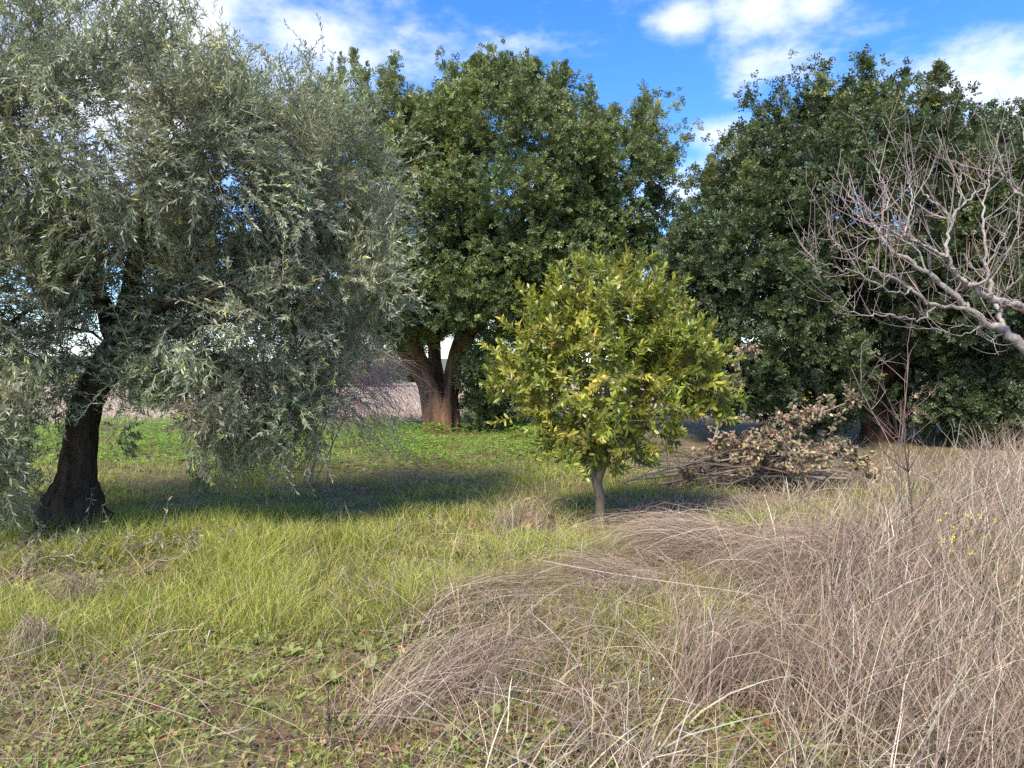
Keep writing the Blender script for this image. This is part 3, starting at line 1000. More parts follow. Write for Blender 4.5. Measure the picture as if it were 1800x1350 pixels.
# ---------------------------------------------------------------- leafless tree leaning in from the right
dt = 5.5
R = lambda pts, dd=0., dd2=None: [at(x, y, dt + dd + ((dd2 if dd2 is not None else dd) - dd) * k / max(1, len(pts) - 1)) for k, (x, y) in enumerate(pts)]
bare = thing('bare_tree', 'leafless pale grey tree leaning in over the tall dry grass', 'tree', gp(1945, 1033))
Apts = [(1945, 1040), (1940, 940), (1925, 820), (1890, 700), (1845, 642), (1800, 610), (1767, 583), (1733, 567), (1700, 543), (1677, 520), (1647, 493), (1627, 477), (1600, 460), (1573, 447), (1557, 433), (1543, 410), (1530, 397), (1510, 383), (1500, 363), (1492, 340), (1489, 315)]
limbs_b = [
    ('trunk', R(Apts), np.concatenate([[.16, .145, .125, .10, .08, .066, .055, .04, .036, .033], np.linspace(.030, .004, 11)])),
    ('limb', R([(1925, 830), (1900, 660), (1850, 565), (1800, 540), (1773, 532), (1750, 528), (1727, 518), (1707, 503), (1687, 493), (1673, 473), (1663, 453), (1640, 440), (1613, 427), (1587, 417), (1560, 403), (1540, 380), (1532, 350)], 0, -.7), np.concatenate([[.085, .065, .05, .044], np.linspace(.040, .004, 13)])),
    ('limb', R([(1700, 543), (1667, 540), (1630, 533), (1600, 507), (1573, 493), (1547, 483), (1523, 463), (1497, 447), (1467, 430), (1457, 410), (1456, 370)], 0, -.5), np.linspace(.026, .003, 11)),
    ('limb', R([(1643, 540), (1613, 560), (1580, 557), (1540, 553), (1500, 550), (1477, 537), (1455, 520)], -.1, -.4), np.linspace(.012, .003, 7)),
    ('limb', R([(1600, 508), (1580, 517), (1547, 503), (1510, 483), (1477, 473), (1450, 463), (1433, 457), (1423, 433), (1421, 397)], -.15, -.7), np.linspace(.012, .003, 9)),
    ('limb', R([(1767, 583), (1757, 553), (1743, 510), (1733, 467), (1728, 417), (1725, 367), (1733, 327), (1737, 293)], 0, .5), np.linspace(.036, .005, 8)),
    ('limb', R([(1663, 453), (1667, 407), (1670, 387), (1653, 367), (1630, 350), (1613, 333), (1600, 310), (1585, 270)], -.47, -.3), np.linspace(.020, .003, 8)),
    ('limb', R([(1670, 387), (1683, 367), (1710, 343), (1730, 327), (1743, 293), (1750, 265)], -.42, -.2), np.linspace(.014, .003, 6)),
    ('limb', R([(1683, 367), (1683, 333), (1687, 300), (1673, 267), (1662, 243)], -.38, -.5), np.linspace(.012, .003, 5)),
    ('limb', R([(1543, 410), (1547, 387), (1560, 350), (1547, 323), (1537, 297), (1533, 267)], 0, .2), np.linspace(.012, .003, 6)),
    ('limb', R([(1587, 417), (1593, 387), (1600, 347), (1597, 320), (1605, 290)], -.6, -.4), np.linspace(.011, .003, 5)),
    ('limb', R([(1707, 503), (1737, 490), (1753, 463), (1777, 430), (1800, 407), (1840, 380)], -.3, -.7), np.linspace(.018, .005, 6)),
    ('limb', R([(1755, 545), (1770, 513), (1793, 483), (1820, 450), (1850, 400)], .05, -.4), np.linspace(.013, .004, 5)),
    ('limb', R([(1900, 660), (1860, 480), (1835, 400), (1797, 353), (1773, 330), (1757, 297), (1745, 262)], 0, -.4), np.linspace(.035, .004, 7)),
    ('limb', R([(1860, 480), (1830, 330), (1800, 260), (1790, 215)], -.1, .3), np.linspace(.02, .003, 4)),
    ('limb', R([(1733, 467), (1760, 420), (1785, 370), (1795, 320)], .2, .4), np.linspace(.012, .003, 4)),
    ('limb', R([(1627, 477), (1600, 430), (1560, 415), (1520, 425), (1480, 440), (1462, 418)], 0, .5), np.linspace(.012, .003, 6)),
    ('limb', R([(1733, 567), (1690, 590), (1650, 580), (1610, 575), (1560, 570)], 0, .3), np.linspace(.009, .002, 5)),
    ('limb', R([(1767, 583), (1740, 600), (1720, 585), (1690, 570), (1660, 585)], 0, -.4), np.linspace(.009, .002, 5)),
]
TS, TD, TR_ = [], [], []
for nm, pts, rad in limbs_b:
    p, r = smooth_path(pts, rad, len(pts) * 4)
    r = r * .6
    p[2:-1] += rng.normal(size=p[2:-1].shape) * .008
    mb = MB()
    tube1(mb, p, r, 9 if r[0] > .03 else 6, (.40, .35, .31), .1)
    mb.build(nm, B_BARE, bare)
    tt = np.gradient(p, axis=0)
    for k in range(4, len(p)):
        if p[k, 0] / p[k, 1] > .85:
            continue
        for _ in range(rng.integers(0, 3) if r[k] < .03 else rng.integers(0, 2)):
            TS.append(p[k])
            TD.append(unit(tt[k]))
            TR_.append(min(.0045, r[k] * .6))
TS, TD, TR_ = np.array(TS), np.array(TD), np.array(TR_)


def twig_gen(TS, TD, TR_, lmin, lmax, up, m=6):
    n = len(TS)
    d0 = unit(TD * .5 + rvec(n) * .85 + np.array([0, 0, .25]))
    L = rng.uniform(lmin, lmax, n)
    s = np.linspace(0, 1, m)
    path = TS[:, None] + d0[:, None] * (L[:, None] * s)[..., None] + np.array([0, 0, 1.]) * (L[:, None] * up * s ** 2)[..., None]
    path += np.cumsum(rng.normal(size=path.shape) * .02, 1) * (L[:, None, None] * s[None, :, None])
    return path, TR_[:, None] * np.linspace(1, .45, m)[None]


kp = rng.random(len(TS)) < .5
TS, TD, TR_ = TS[kp], TD[kp], TR_[kp]
p1, r1 = twig_gen(TS, TD, TR_, .07, .36, .35)
k = rng.integers(1, 6, (len(p1), 3))
s2 = p1[np.arange(len(p1))[:, None], k].reshape(-1, 3)
d2_ = np.repeat(unit(p1[:, -1] - p1[:, 0]), 3, 0)
sel = rng.random(len(s2)) < .75
p2, r2 = twig_gen(s2[sel], d2_[sel], np.repeat(TR_, 3)[sel] * .6, .04, .20, .45)
mb = MB()
tubes(mb, p1, r1, 4, jit((.36, .29, .255), len(p1), .15))
tubes(mb, p2, np.maximum(r2, .0014), 3, jit((.36, .26, .225), len(p2), .15))
mb.build('twigs', M_TWIG, bare, kind='stuff')

# ---------------------------------------------------------------- pinkish leafless shrub behind the olive
dsb = 10.6
sb = np.array([(545 - 900) / F * dsb, dsb, float(gz(-2.4, dsb))])
shrub = thing('bare_shrub', 'leafless shrub of drooping pinkish twigs between the olive and the forked carob', 'shrub', sb)
mbs = MB()
starts, dirs = [], []
for k in range(6):
    aim = at(rng.uniform(560, 640), rng.uniform(590, 660), dsb + rng.uniform(-.7, .7))
    mid = sb + (aim - sb) * .5 + rng.normal(size=3) * .12
    p, r = smooth_path([sb + rng.normal(size=3) * np.array([.1, .1, 0]) - np.array([0, 0, .06]), mid, aim], [.009, .007, .004], 9)
    mb = MB()
    tube1(mb, p, r, 6, (.28, .2, .18), .05)
    mb.build('stem', M_TWIG, shrub)
    for q in range(5, 9):
        for _ in range(11):
            starts.append(p[q])
            dirs.append(unit(np.array([rng.uniform(-.1, 1.0), rng.uniform(-.6, .6), rng.uniform(-.1, .5)])))
starts, dirs = np.array(starts), np.array(dirs)


def droop_twigs(st, dr, L, dro, r, m, sides, c, mb, wob=.03):
    s = np.linspace(0, 1, m)
    path = st[:, None] + dr[:, None] * (L[:, None] * s)[..., None] - np.array([0, 0, 1.]) * (L[:, None] * dro[:, None] * s ** 2)[..., None]
    path += np.cumsum(rng.normal(size=path.shape) * wob, 1) * (L[:, None, None] * s[None, :, None])
    tubes(mb, path, r * np.linspace(1, .4, m)[None], sides, c)
    return path


n = len(starts)
p1 = droop_twigs(starts, dirs, rng.uniform(.35, 1.15, n), rng.uniform(.3, 1.1, n), .0048, 8, 3, jit((.56, .38, .29), n, .18), mbs)
k = rng.integers(2, 8, (n, 3))
s2 = p1[np.arange(n)[:, None], k].reshape(-1, 3)
d2_ = unit(np.repeat(unit(p1[:, -1] - p1[:, 0]), 3, 0) + rvec(3 * n) * .8)
p2 = droop_twigs(s2, d2_, rng.uniform(.12, .5, 3 * n), rng.uniform(.2, .8, 3 * n), .0032, 6, 3, jit((.56, .38, .29), 3 * n, .18), mbs)
mbs.build('twigs', M_TWIG, shrub, kind='stuff')

# ---------------------------------------------------------------- heap of cut branches
dp = 10.3
Gp = 'cut branches in the brush heap'


def cut_branch(label, pts, r0, twn, twl, leafn, leafcols, leafw, group=Gp, leafL=(.045, .075), name='cut_branch', wr=.5, mat=M_DEAD, bark=(.24, .19, .155), hang=.5, tp_=8):
    pts = np.asarray(pts, float)
    root = thing(name, label, 'branch', pts[0], group)
    p, r = smooth_path(pts, np.linspace(r0, r0 * .3, len(pts)), 12)
    p[1:-1] += rng.normal(size=p[1:-1].shape) * .012
    mb = MB()
    tube1(mb, p, r, 7, jit(bark, 1, .15)[0], .1)
    stem_o = mb.build('stem', M_TWIG, root)
    tt = unit(p[-1] - p[0])
    k = rng.integers(2, 12, twn)
    st = p[k]
    dr = unit(tt * .7 + rvec(twn) * .8 + np.array([0, 0, .15]))
    mb = MB()
    L = rng.uniform(twl * .4, twl, twn)
    tp2 = droop_twigs(st, dr, L, rng.uniform(-.1, .4, twn), max(.002, r0 * .16), 6, 3, jit(np.asarray(bark) * 1.1, twn, .2), mb)
    tp2[..., 2] = np.maximum(tp2[..., 2], .02)
    mb.build('twigs', M_TWIG, stem_o, kind='stuff')
    if leafn:
        i = rng.integers(0, twn, leafn)
        j = rng.integers(2, 6, leafn)
        f = rng.random((leafn, 1))
        P = tp2[i, j - 1] * (1 - f) + tp2[i, j] * f
        D = unit(rvec(leafn) + np.array([0, 0, -hang]) + tt * .3)
        P[:, 2] = np.maximum(P[:, 2], .06)
        c = pick(leafcols, leafw, leafn, .2, .06)
        mb = MB()
        LL = rng.uniform(*leafL, leafn)
        leaves(mb, P, D, rvec(leafn), LL, LL * wr, rng.normal(size=leafn) * .35, c, tp_)
        mb.build('dead_leaves', mat, root, kind='stuff')
    return root


def onground(px, py, d):
    q = at(px, py, d)
    return q


rng = np.random.default_rng(21)
for k in range(36):           # bare sticks lying across each other
    d = dp + rng.uniform(-.7, .7)
    x0 = rng.uniform(1075, 1310)
    L = rng.uniform(170, 330)
    h0, h1 = rng.uniform(.03, .22), rng.uniform(.12, .62)
    if rng.random() < .5:
        h0, h1 = h1, h0
    xa, xb = (x0 - 900) / F * d, (min(x0 + L, 1500) - 900) / F * d
    yb = d + rng.uniform(-.5, .5)
    pts = [(xa, d, h0), ((xa + xb) / 2 + rng.uniform(-.1, .1), (d + yb) / 2 + rng.uniform(-.15, .15), (h0 + h1) / 2 + rng.uniform(-.02, .12)), (xb, yb, h1)]
    if h0 > h1:
        pts = pts[::-1]
    cut_branch('bare grey-brown cut stick lying in the brush heap', pts, rng.uniform(.010, .022), 26, .55, 0, None, None, bark=((.21, .165, .135), (.27, .21, .17), (.16, .12, .095))[k % 3])
tan = [(.40, .27, .185), (.30, .19, .125), (.48, .38, .22), (.15, .16, .09), (.23, .21, .125)]
leafy = [
    ('leafy cut branch rising highest from the brush heap beside the glossy tree', [(1258, 835), (1263, 746), (1288, 677), (1308, 620)], -.2, .02, 26, .40, 485, [4, 3, 1, 2, 2]),
    ('cut branch with tan leaves in the middle of the brush heap', [(1278, 850), (1328, 791), (1388, 749), (1438, 725)], 0, .022, 43, .40, 1098, [3, 3, 1, 3, 3]),
    ('cut branch with greenish dried leaves at the back of the brush heap', [(1318, 850), (1368, 783), (1408, 741), (1488, 708)], .35, .022, 43, .40, 1098, [2, 2, 1, 4, 4]),
    ('cut branch with yellowed leaves at the right end of the brush heap', [(1318, 845), (1388, 799), (1448, 798), (1518, 830)], -.3, .02, 39, .38, 1040, [2, 2, 5, 2, 2]),
    ('cut branch with rust-brown leaves at the left end of the brush heap', [(1168, 850), (1218, 808), (1268, 787), (1318, 808)], -.2, .02, 39, .38, 924, [3, 5, 0, 2, 1]),
    ('cut branch with mixed brown leaves sagging over the heap front', [(1428, 850), (1398, 799), (1358, 783), (1328, 830)], -.6, .018, 36, .42, 809, [3, 3, 2, 2, 2]),
    ('dark leafy cut branch buried in the middle of the brush heap', [(1188, 860), (1268, 808), (1348, 783), (1428, 791)], .1, .024, 56, .44, 1502, [1, 1.5, .38, 4, 4]),
    ('dark leafy cut branch buried at the right of the brush heap', [(1288, 860), (1358, 808), (1428, 783), (1488, 799)], .3, .024, 56, .44, 1502, [1, 1.5, .38, 4, 4]),
]
for lab, pp, dd, r0, tn, tl_, ln_, w in leafy:
    pts = [at(x, y, dp + dd) for x, y in pp]
    pts[0][2] = -.02
    cut_branch(lab, pts, r0, tn, tl_, ln_, tan, w, 'leafy cut branches on the brush heap', leafL=(.05, .085))

# pruned olive twigs with silvery leaves lying in the grass by the trunk
sil = [(.27, .24, .155), (.20, .19, .115), (.42, .39, .28), (.22, .16, .10)]
fallen = [('silvery olive prunings lying in front of the flared trunk', [(40, 1035), (90, 985), (150, 975), (215, 985)]),
          ('silvery olive pruning pointing right from the trunk foot', [(150, 1030), (220, 990), (300, 975), (390, 950)]),
          ('olive prunings at the left edge below the trunk', [(-30, 1010), (20, 980), (60, 970), (110, 965)]),
          ('olive pruning with dry leaves right of the trunk foot', [(200, 1045), (270, 1010), (330, 1000), (400, 975)]),
          ('olive pruning lowest of those at the left edge', [(-20, 1060), (40, 1020), (90, 1010), (150, 1020)]),
          ('long olive pruning against the foot of the flared trunk', [(60, 960), (110, 955), (170, 962), (230, 985)])]
for lab, pp in fallen:
    pts = np.array([gp(x, y) for x, y in pp])
    pts[:, 2] += np.array([0, .06, .10, .09])
    cut_branch(lab, pts, .008, 26, .45, 260, sil, [4, 4, 2, 3], 'olive prunings around the trunk', leafL=(.035, .062), name='olive_pruning', wr=.2, bark=(.30, .24, .20), hang=.35, tp_=4)

# ---------------------------------------------------------------- grass and weeds
rng = np.random.default_rng(11)


def scatter(n, d0, d1, power=1.0, x0=None, x1=None):
    u = rng.random(n)
    if power == 1.0:
        d = d0 * (d1 / d0) ** u
    else:
        d = d0 + (d1 - d0) * u
    lo = -.74 * d - .3 if x0 is None else np.full(n, x0)
    hi = .74 * d + .3 if x1 is None else np.full(n, x1)
    x = lo + (hi - lo) * rng.random(n)
    return x, d


def P3(x, y):
    return np.stack([x, y, gz(x, y)], -1)


def dryness(x, y):
    nzz = (vnoise(x * 1.3, y * 1.3, 5) - .5) * 1.3
    return sstep(-.75, .75, x - .1 + nzz) * (1 - sstep(8.2, 10, y - np.clip(x - 2.5, 0, 3) * 1.6))


GREENS = [(.32, .335, .06), (.41, .405, .085), (.24, .28, .06), (.46, .40, .15), (.16, .21, .05)]
# meadow grass
x, y = scatter(260000, 2.6, 13.0)
dry = dryness(x, y)
lush = (.12 + .45 * sstep(.4, .62, vnoise(x * 1.6, y * 1.6, 61))) + .55 * sstep(.32, .62, vnoise(x * .9, y * .9, 8)) * sstep(4.0, 5.6, y + (vnoise(x, y, 9) - .2) * 1.4)
lush = lush * (.3 + .7 * sstep(3.1, 4.7, y + (vnoise(x * 1.1, y * 1.1, 66) - .5) * 1.6))
mid = 1 - .3 * sstep(7.2, 8.2, y)
p = lush * mid * (1 - .3 * dry) * (1 - .5 * sstep(10, 13, y))
keep = rng.random(len(x)) < p * .9
x, y, dry, lush = x[keep], y[keep], dry[keep], lush[keep]
n = len(x)
h = (.04 + .29 * lush * rng.random(n) ** .8) * (1 - .4 * sstep(7.4, 8.6, y)) * (1 + .25 * dry)
c = pick(GREENS, [4, 4, 3, 2.2, 2.4], n, .2, .06) * (.82 + .36 * vnoise(x * 2.3, y * 2.3, 77))[:, None]
mb = MB()
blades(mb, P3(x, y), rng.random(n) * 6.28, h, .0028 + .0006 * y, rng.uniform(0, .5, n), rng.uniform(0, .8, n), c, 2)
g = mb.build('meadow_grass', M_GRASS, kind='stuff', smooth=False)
tag(g, 'yellow-green meadow grass across the ground left of the dry stalks', 'grass')

# short straw and dead stems mixed through the green
x, y = scatter(26000, 2.6, 12.0)
p = .2 + .65 * sstep(.4, .7, vnoise(x * 1.1, y * 1.1, 12))
keep = rng.random(len(x)) < p
x, y = x[keep], y[keep]
n = len(x)
mb = MB()
STRAW = [(.40, .30, .19), (.33, .24, .165), (.25, .165, .115), (.48, .40, .26)]
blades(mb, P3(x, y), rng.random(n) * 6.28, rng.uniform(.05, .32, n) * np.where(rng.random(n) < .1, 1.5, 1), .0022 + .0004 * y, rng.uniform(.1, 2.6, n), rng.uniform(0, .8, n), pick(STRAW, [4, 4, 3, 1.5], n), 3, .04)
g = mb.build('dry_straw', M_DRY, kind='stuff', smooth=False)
tag(g, 'thin dead straw scattered through the green meadow grass', 'grass')

# low creeping weeds: small leaves hugging the soil
x, y = scatter(80000, 2.5, 11.5)
p = .12 + .85 * sstep(.42, .62, vnoise(x * 1.6, y * 1.6, 14))
keep = rng.random(len(x)) < p * (1 - .6 * dryness(x, y))
x, y = x[keep], y[keep]
n = len(x)
P = P3(x, y)
P[:, 2] += rng.uniform(.005, .05, n)
az = rng.random(n) * 6.28
D = np.stack([np.cos(az), np.sin(az), rng.uniform(-.1, .9, n)], -1)
N_ = unit(np.array([0, 0, 1.]) + rng.normal(size=(n, 3)) * .35)
mb = MB()
L = rng.uniform(.014, .042, n)
leaves(mb, P, D, N_, L, L * rng.uniform(.4, .7, n), .15, pick([(.26, .31, .07), (.34, .37, .10), (.18, .24, .055), (.36, .12, .07), (.33, .22, .10)], [4, 3, 3, .5, 1.], n, .15, .05), 2)
g = mb.build('ground_cover', M_CLOVER, kind='stuff', smooth=False)
tag(g, 'low small-leaved weeds covering the soil of the foreground', 'weeds')

# crumbs of dead leaf and bark on the soil
x, y = scatter(26000, 2.5, 9.0)
keep = rng.random(len(x)) < .25 + .75 * sstep(.45, .65, vnoise(x * 1.3, y * 1.3, 51))
x, y = x[keep], y[keep]
n = len(x)
P = P3(x, y)
P[:, 2] += rng.uniform(.004, .03, n)
az = rng.random(n) * 6.28
mb = MB()
L = rng.uniform(.012, .045, n)
leaves(mb, P, np.stack([np.cos(az), np.sin(az), rng.normal(size=n) * .25], -1), unit(np.array([0, 0, 1.]) + rng.normal(size=(n, 3)) * .5), L, L * rng.uniform(.15, .6, n), .2,
       pick([(.22, .12, .075), (.34, .22, .14), (.30, .10, .06), (.42, .34, .25), (.12, .08, .06)], [4, 4, 1.5, 2, 3], n, .2, .06), 2)
g = mb.build('leaf_litter', M_DEAD, kind='stuff', smooth=False)
tag(g, 'brown crumbs of dead leaf scattered on the foreground soil', 'litter')

# bright clover patch under the carobs
n = 40000
y = rng.uniform(10.6, 25, n)
x = rng.uniform(-13, 2.2, n)
edge = sstep(10.6, 13, y + (vnoise(x * .7, y * .7, 17) - .5) * 3)
clump = sstep(.3, .6, vnoise(x * 1.1, y * 1.1, 18))
keep = rng.random(n) < edge * (.35 + .65 * clump) * (1 - sstep(.6, 2.2, x)) * (1 - sstep(20, 25, y + (vnoise(x * .5, y * .5, 71) - .5) * 5))
x, y, clump = x[keep], y[keep], clump[keep]
n = len(x)
P = P3(x, y)
P[:, 2] += rng.random(n) ** .6 * (.06 + .22 * clump)
az = rng.random((n, 1)) * 6.28 + np.arange(3) * 2.094
D = np.stack([np.cos(az), np.sin(az), rng.uniform(-.1, .45, (n, 3))], -1).reshape(-1, 3)
mb = MB()
L = np.repeat(rng.uniform(.035, .065, n), 3)
c3 = np.repeat(pick([(.21, .33, .05), (.27, .38, .065), (.15, .26, .045)], [4, 3, 3], n, .13), 3, 0)
leaves(mb, np.repeat(P, 3, 0), D, unit(np.array([0, 0, 1.]) + rng.normal(size=(3 * n, 3)) * .3), L, L * .8, .12, c3, 2)
x4, y4 = rng.uniform(-9, 3, 9000), rng.uniform(10.5, 20, 9000)
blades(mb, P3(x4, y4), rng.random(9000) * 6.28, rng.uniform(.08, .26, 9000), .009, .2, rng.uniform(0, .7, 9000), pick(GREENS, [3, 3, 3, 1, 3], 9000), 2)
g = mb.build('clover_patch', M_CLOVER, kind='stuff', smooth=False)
tag(g, 'bright green clover patch in front of the forked carob trunk', 'clover')

# tall dry stalks on the right
DRYC = [(.36, .265, .185), (.29, .222, .168), (.44, .355, .25), (.16, .118, .085), (.32, .21, .138), (.58, .50, .38)]
x, y = scatter(42000, 2.4, 13.0, 1.0)
dr = dryness(x, y)
tall = sstep(.24, .5, x / y + (vnoise(x * .8, y * .8, 22) - .5) * .16 - .19 * sstep(5.2, 7.2, y))
patch = .12 + .88 * sstep(.38, .62, vnoise(x * 1.5, y * 1.5, 21))
keep = rng.random(len(x)) < dr * np.maximum(patch, tall * (.16 + .8 * sstep(.34, .6, vnoise(x * 1.9, y * 1.9, 25)))) * (1 - .4 * sstep(7.4, 8.6, y) * (1 - tall)) * (.65 + .35 * sstep(3.5, 7, y))
x, y, tall = x[keep], y[keep], tall[keep]
n = len(x)
h = (.10 + .26 * rng.random(n) + tall * rng.uniform(.15, .78, n)) * (1 - .25 * (1 - sstep(2.5, 4.5, y)) * tall)
az = np.where(rng.random(n) < .62, rng.normal(.25, .7, n), rng.random(n) * 6.28)
mb = MB()
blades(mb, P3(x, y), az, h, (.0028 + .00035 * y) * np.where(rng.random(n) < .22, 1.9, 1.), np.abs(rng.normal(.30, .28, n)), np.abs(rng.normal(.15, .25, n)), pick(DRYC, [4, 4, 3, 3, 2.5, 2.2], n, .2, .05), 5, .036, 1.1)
# side branchlets near the top of the tall stalks
i = np.where(tall > .35)[0]
i = rng.choice(i, min(len(i), 9000), replace=False)
pt = P3(x[i], y[i])
pt[:, 2] += h[i] * rng.uniform(.4, .8, len(i))
pt[:, :2] += np.stack([np.cos(az[i]), np.sin(az[i])], -1) * (h[i] * .2)[:, None]
blades(mb, pt, rng.random(len(i)) * 6.28, rng.uniform(.06, .22, len(i)), .0026 + .0003 * y[i], rng.uniform(.2, 1.2, len(i)), 0.1, pick(DRYC, [4, 4, 3, 3, 3, 1], len(i)), 3, .03, 1.1, 0)
# broad dead blades and small seed heads among the stalks
i = rng.choice(n, min(n, 3500), replace=False)
blades(mb, P3(x[i], y[i]), rng.random(len(i)) * 6.28, rng.uniform(.12, .4, len(i)), rng.uniform(.006, .011, len(i)), rng.uniform(.2, 1.1, len(i)), rng.uniform(.3, 1.2, len(i)), pick(DRYC, [3, 3, 4, 2, 2, 4], len(i), .2), 4, .03, 1.1)
i = rng.choice(n, min(n, 1800), replace=False)
hd_ = P3(x[i], y[i])
hd_[:, 2] += h[i] * rng.uniform(.55, .95, len(i))
hd_[:, :2] += np.stack([np.cos(az[i]), np.sin(az[i])], -1) * (h[i] * .3)[:, None]
hd5 = np.repeat(hd_, 5, 0) + rng.normal(size=(len(i) * 5, 3)) * np.array([.008, .008, .016])
leaves(mb, hd5, rvec(len(hd5)) * .7 + np.array([0, 0, .9]), rvec(len(hd5)), rng.uniform(.012, .026, len(hd5)), .006, .2, pick(DRYC, [3, 4, 3, 3, 3, 1], len(hd5), .2), 2)
g = mb.build('dry_grass', M_DRY, kind='stuff', smooth=False)
tag(g, 'tall pinkish dry grass stalks filling the right of the field', 'grass')

# dry tufts far behind the trees, on the pale field
n = 15000
y = 22 * 3.2 ** rng.random(n)
x = rng.uniform(-1, 1, n) * y * .8
mb = MB()
blades(mb, P3(x, y), rng.random(n) * 6.28, rng.uniform(.1, .5, n), .03, .2, .3, pick([(.45, .34, .25), (.34, .25, .18), (.22, .22, .09), (.52, .43, .32)], [4, 3, 1.5, 1.5], n, .22), 2)
g = mb.build('far_dry_grass', M_DRY, kind='stuff', smooth=False)
tag(g, 'pale pinkish dry stubble on the far field beyond the carobs', 'grass')


TUSC = [(.39, .285, .205), (.30, .22, .165), (.46, .37, .265), (.20, .145, .105), (.35, .24, .165), (.56, .47, .35)]
# arching tussocks of dead grass
def tussock(label, root, dirang, reach, height, n, spread, width=.0042, cols=TUSC, wts=(3, 5, 2, 4, 2, 1), root_r=.09, fan=.35):
    n = int(n * .8)
    spread *= 1.6
    base = np.array([root[0], root[1], float(gz(root[0], root[1]))])
    e = thing('dry_tussock', label, 'grass tuft', base, 'arching tufts of dead grass')
    b0 = base + np.stack([rng.normal(size=n) * root_r, rng.normal(size=n) * root_r, np.full(n, -.02)], -1)
    a = dirang + rng.normal(size=n) * fan + np.where(rng.random(n) < .18, rng.normal(size=n) * 1.2, 0)
    rc = reach * rng.uniform(.45, 1.1, n)
    hd = np.stack([np.cos(a), np.sin(a), np.zeros(n)], -1)
    end = b0 + hd * rc[:, None] + rng.normal(size=(n, 3)) * spread * .4
    end[:, 2] = base[2] + np.abs(rng.normal(size=n)) * height * .35 + .01
    ctl = b0 + hd * (rc * .45)[:, None] + rng.normal(size=(n, 3)) * spread * .5
    ctl[:, 2] = base[2] + height * rng.uniform(.9, 2.3, n)
    m = 7
    s = np.linspace(0, 1, m)[None, :, None]
    pth = b0[:, None] * (1 - s) ** 2 + 2 * ctl[:, None] * s * (1 - s) + end[:, None] * s * s
    pth[:, 1:] += np.cumsum(rng.normal(size=(n, m - 1, 3)) * .012, 1)
    pth[..., 2] = np.maximum(pth[..., 2], base[2] - .02)
    wv = unit(rng.normal(size=(n, 1, 3)))
    ww = width * rng.uniform(.6, 1.3, (n, 1, 1)) * (1 - .75 * s)
    v = np.stack([pth - wv * ww * .5, pth + wv * ww * .5], 2).reshape(n, -1, 3)
    q = np.array([(2 * i, 2 * i + 1, 2 * i + 3, 2 * i + 2) for i in range(m - 1)])
    mb = MB()
    mb.add(v.reshape(-1, 3), np.repeat(pick(cols, wts, n, .16, .04), 2 * m, 0), quads=(q[None] + (np.arange(n) * 2 * m)[:, None, None]).reshape(-1, 4))
    mb.build('stalks', M_DRY, e, kind='stuff', smooth=False)
    return e


tussock('pale dead grass bundle sweeping up rightward from the bottom centre', gp(670, 1285)[:2], .75, 1.0, .22, 300, .12, fan=.3, wts=(4, 4, 4, 2, 2, 2))
tussock('grey-purple bent grass bundle between the green weeds and the dry stalks', gp(725, 1110)[:2], .45, 1.25, .20, 520, .09, fan=.2)
tussock('domed dead grass tuft in front of the small glossy tree', gp(1325, 1015)[:2], 2.85, 1.3, .32, 1300, .12, fan=.4, root_r=.16)
tussock('second dead tuft leaning left over the domed tuft', gp(1270, 995)[:2], 2.95, 1.25, .28, 800, .12, fan=.35, root_r=.16)
tussock('large matted grey-purple grass dome right of centre', gp(1545, 1075)[:2], 2.9, 1.2, .42, 1500, .13, fan=.45, root_r=.18)
tussock('second matted tuft leaning left at the right of the large dome', gp(1600, 1045)[:2], 2.95, 1.3, .40, 1000, .13, fan=.4, root_r=.18)
tussock('low bent tuft left of the domed tuft at centre', gp(1120, 1050)[:2], 2.9, .9, .2, 500, .1, fan=.4)
tussock('straggling dead tuft in the middle of the bent swath', gp(905, 1165)[:2], .9, .8, .2, 420, .12, fan=.7, root_r=.15)
tussock('flattened dead tuft below the pale arching stalk', gp(1090, 1120)[:2], .6, .8, .2, 380, .12, fan=.9, root_r=.16)
tussock('flattened dead tuft joining the two domed tufts', gp(1200, 1075)[:2], 2.7, .9, .22, 520, .12, fan=.5, root_r=.16)
tussock('dead tuft drooping beside the prunings at far left', gp(140, 1075)[:2], -1.3, .35, .22, 160, .06, root_r=.05)
tussock('pale dead tuft in the left foreground grass', gp(72, 1150)[:2], -1.4, .4, .2, 200, .05, root_r=.04, wts=(4, 3, 3, 1, 1, 3))
tussock('small dead tuft in the foreground right of the clump bundle', gp(830, 1240)[:2], .4, .45, .25, 260, .08, fan=1.2)
tussock('leaning dead tuft at the bottom right of centre', gp(1230, 1250)[:2], .5, .8, .4, 420, .12, fan=.6)
tussock('dead tuft beside the small glossy tree trunk', gp(905, 935)[:2], .9, .5, .3, 300, .09, fan=.9, root_r=.12)
tussock('dead tuft behind the domed tuft under the brush heap', gp(1390, 930)[:2], 2.5, .9, .28, 500, .12, fan=.8, root_r=.15)

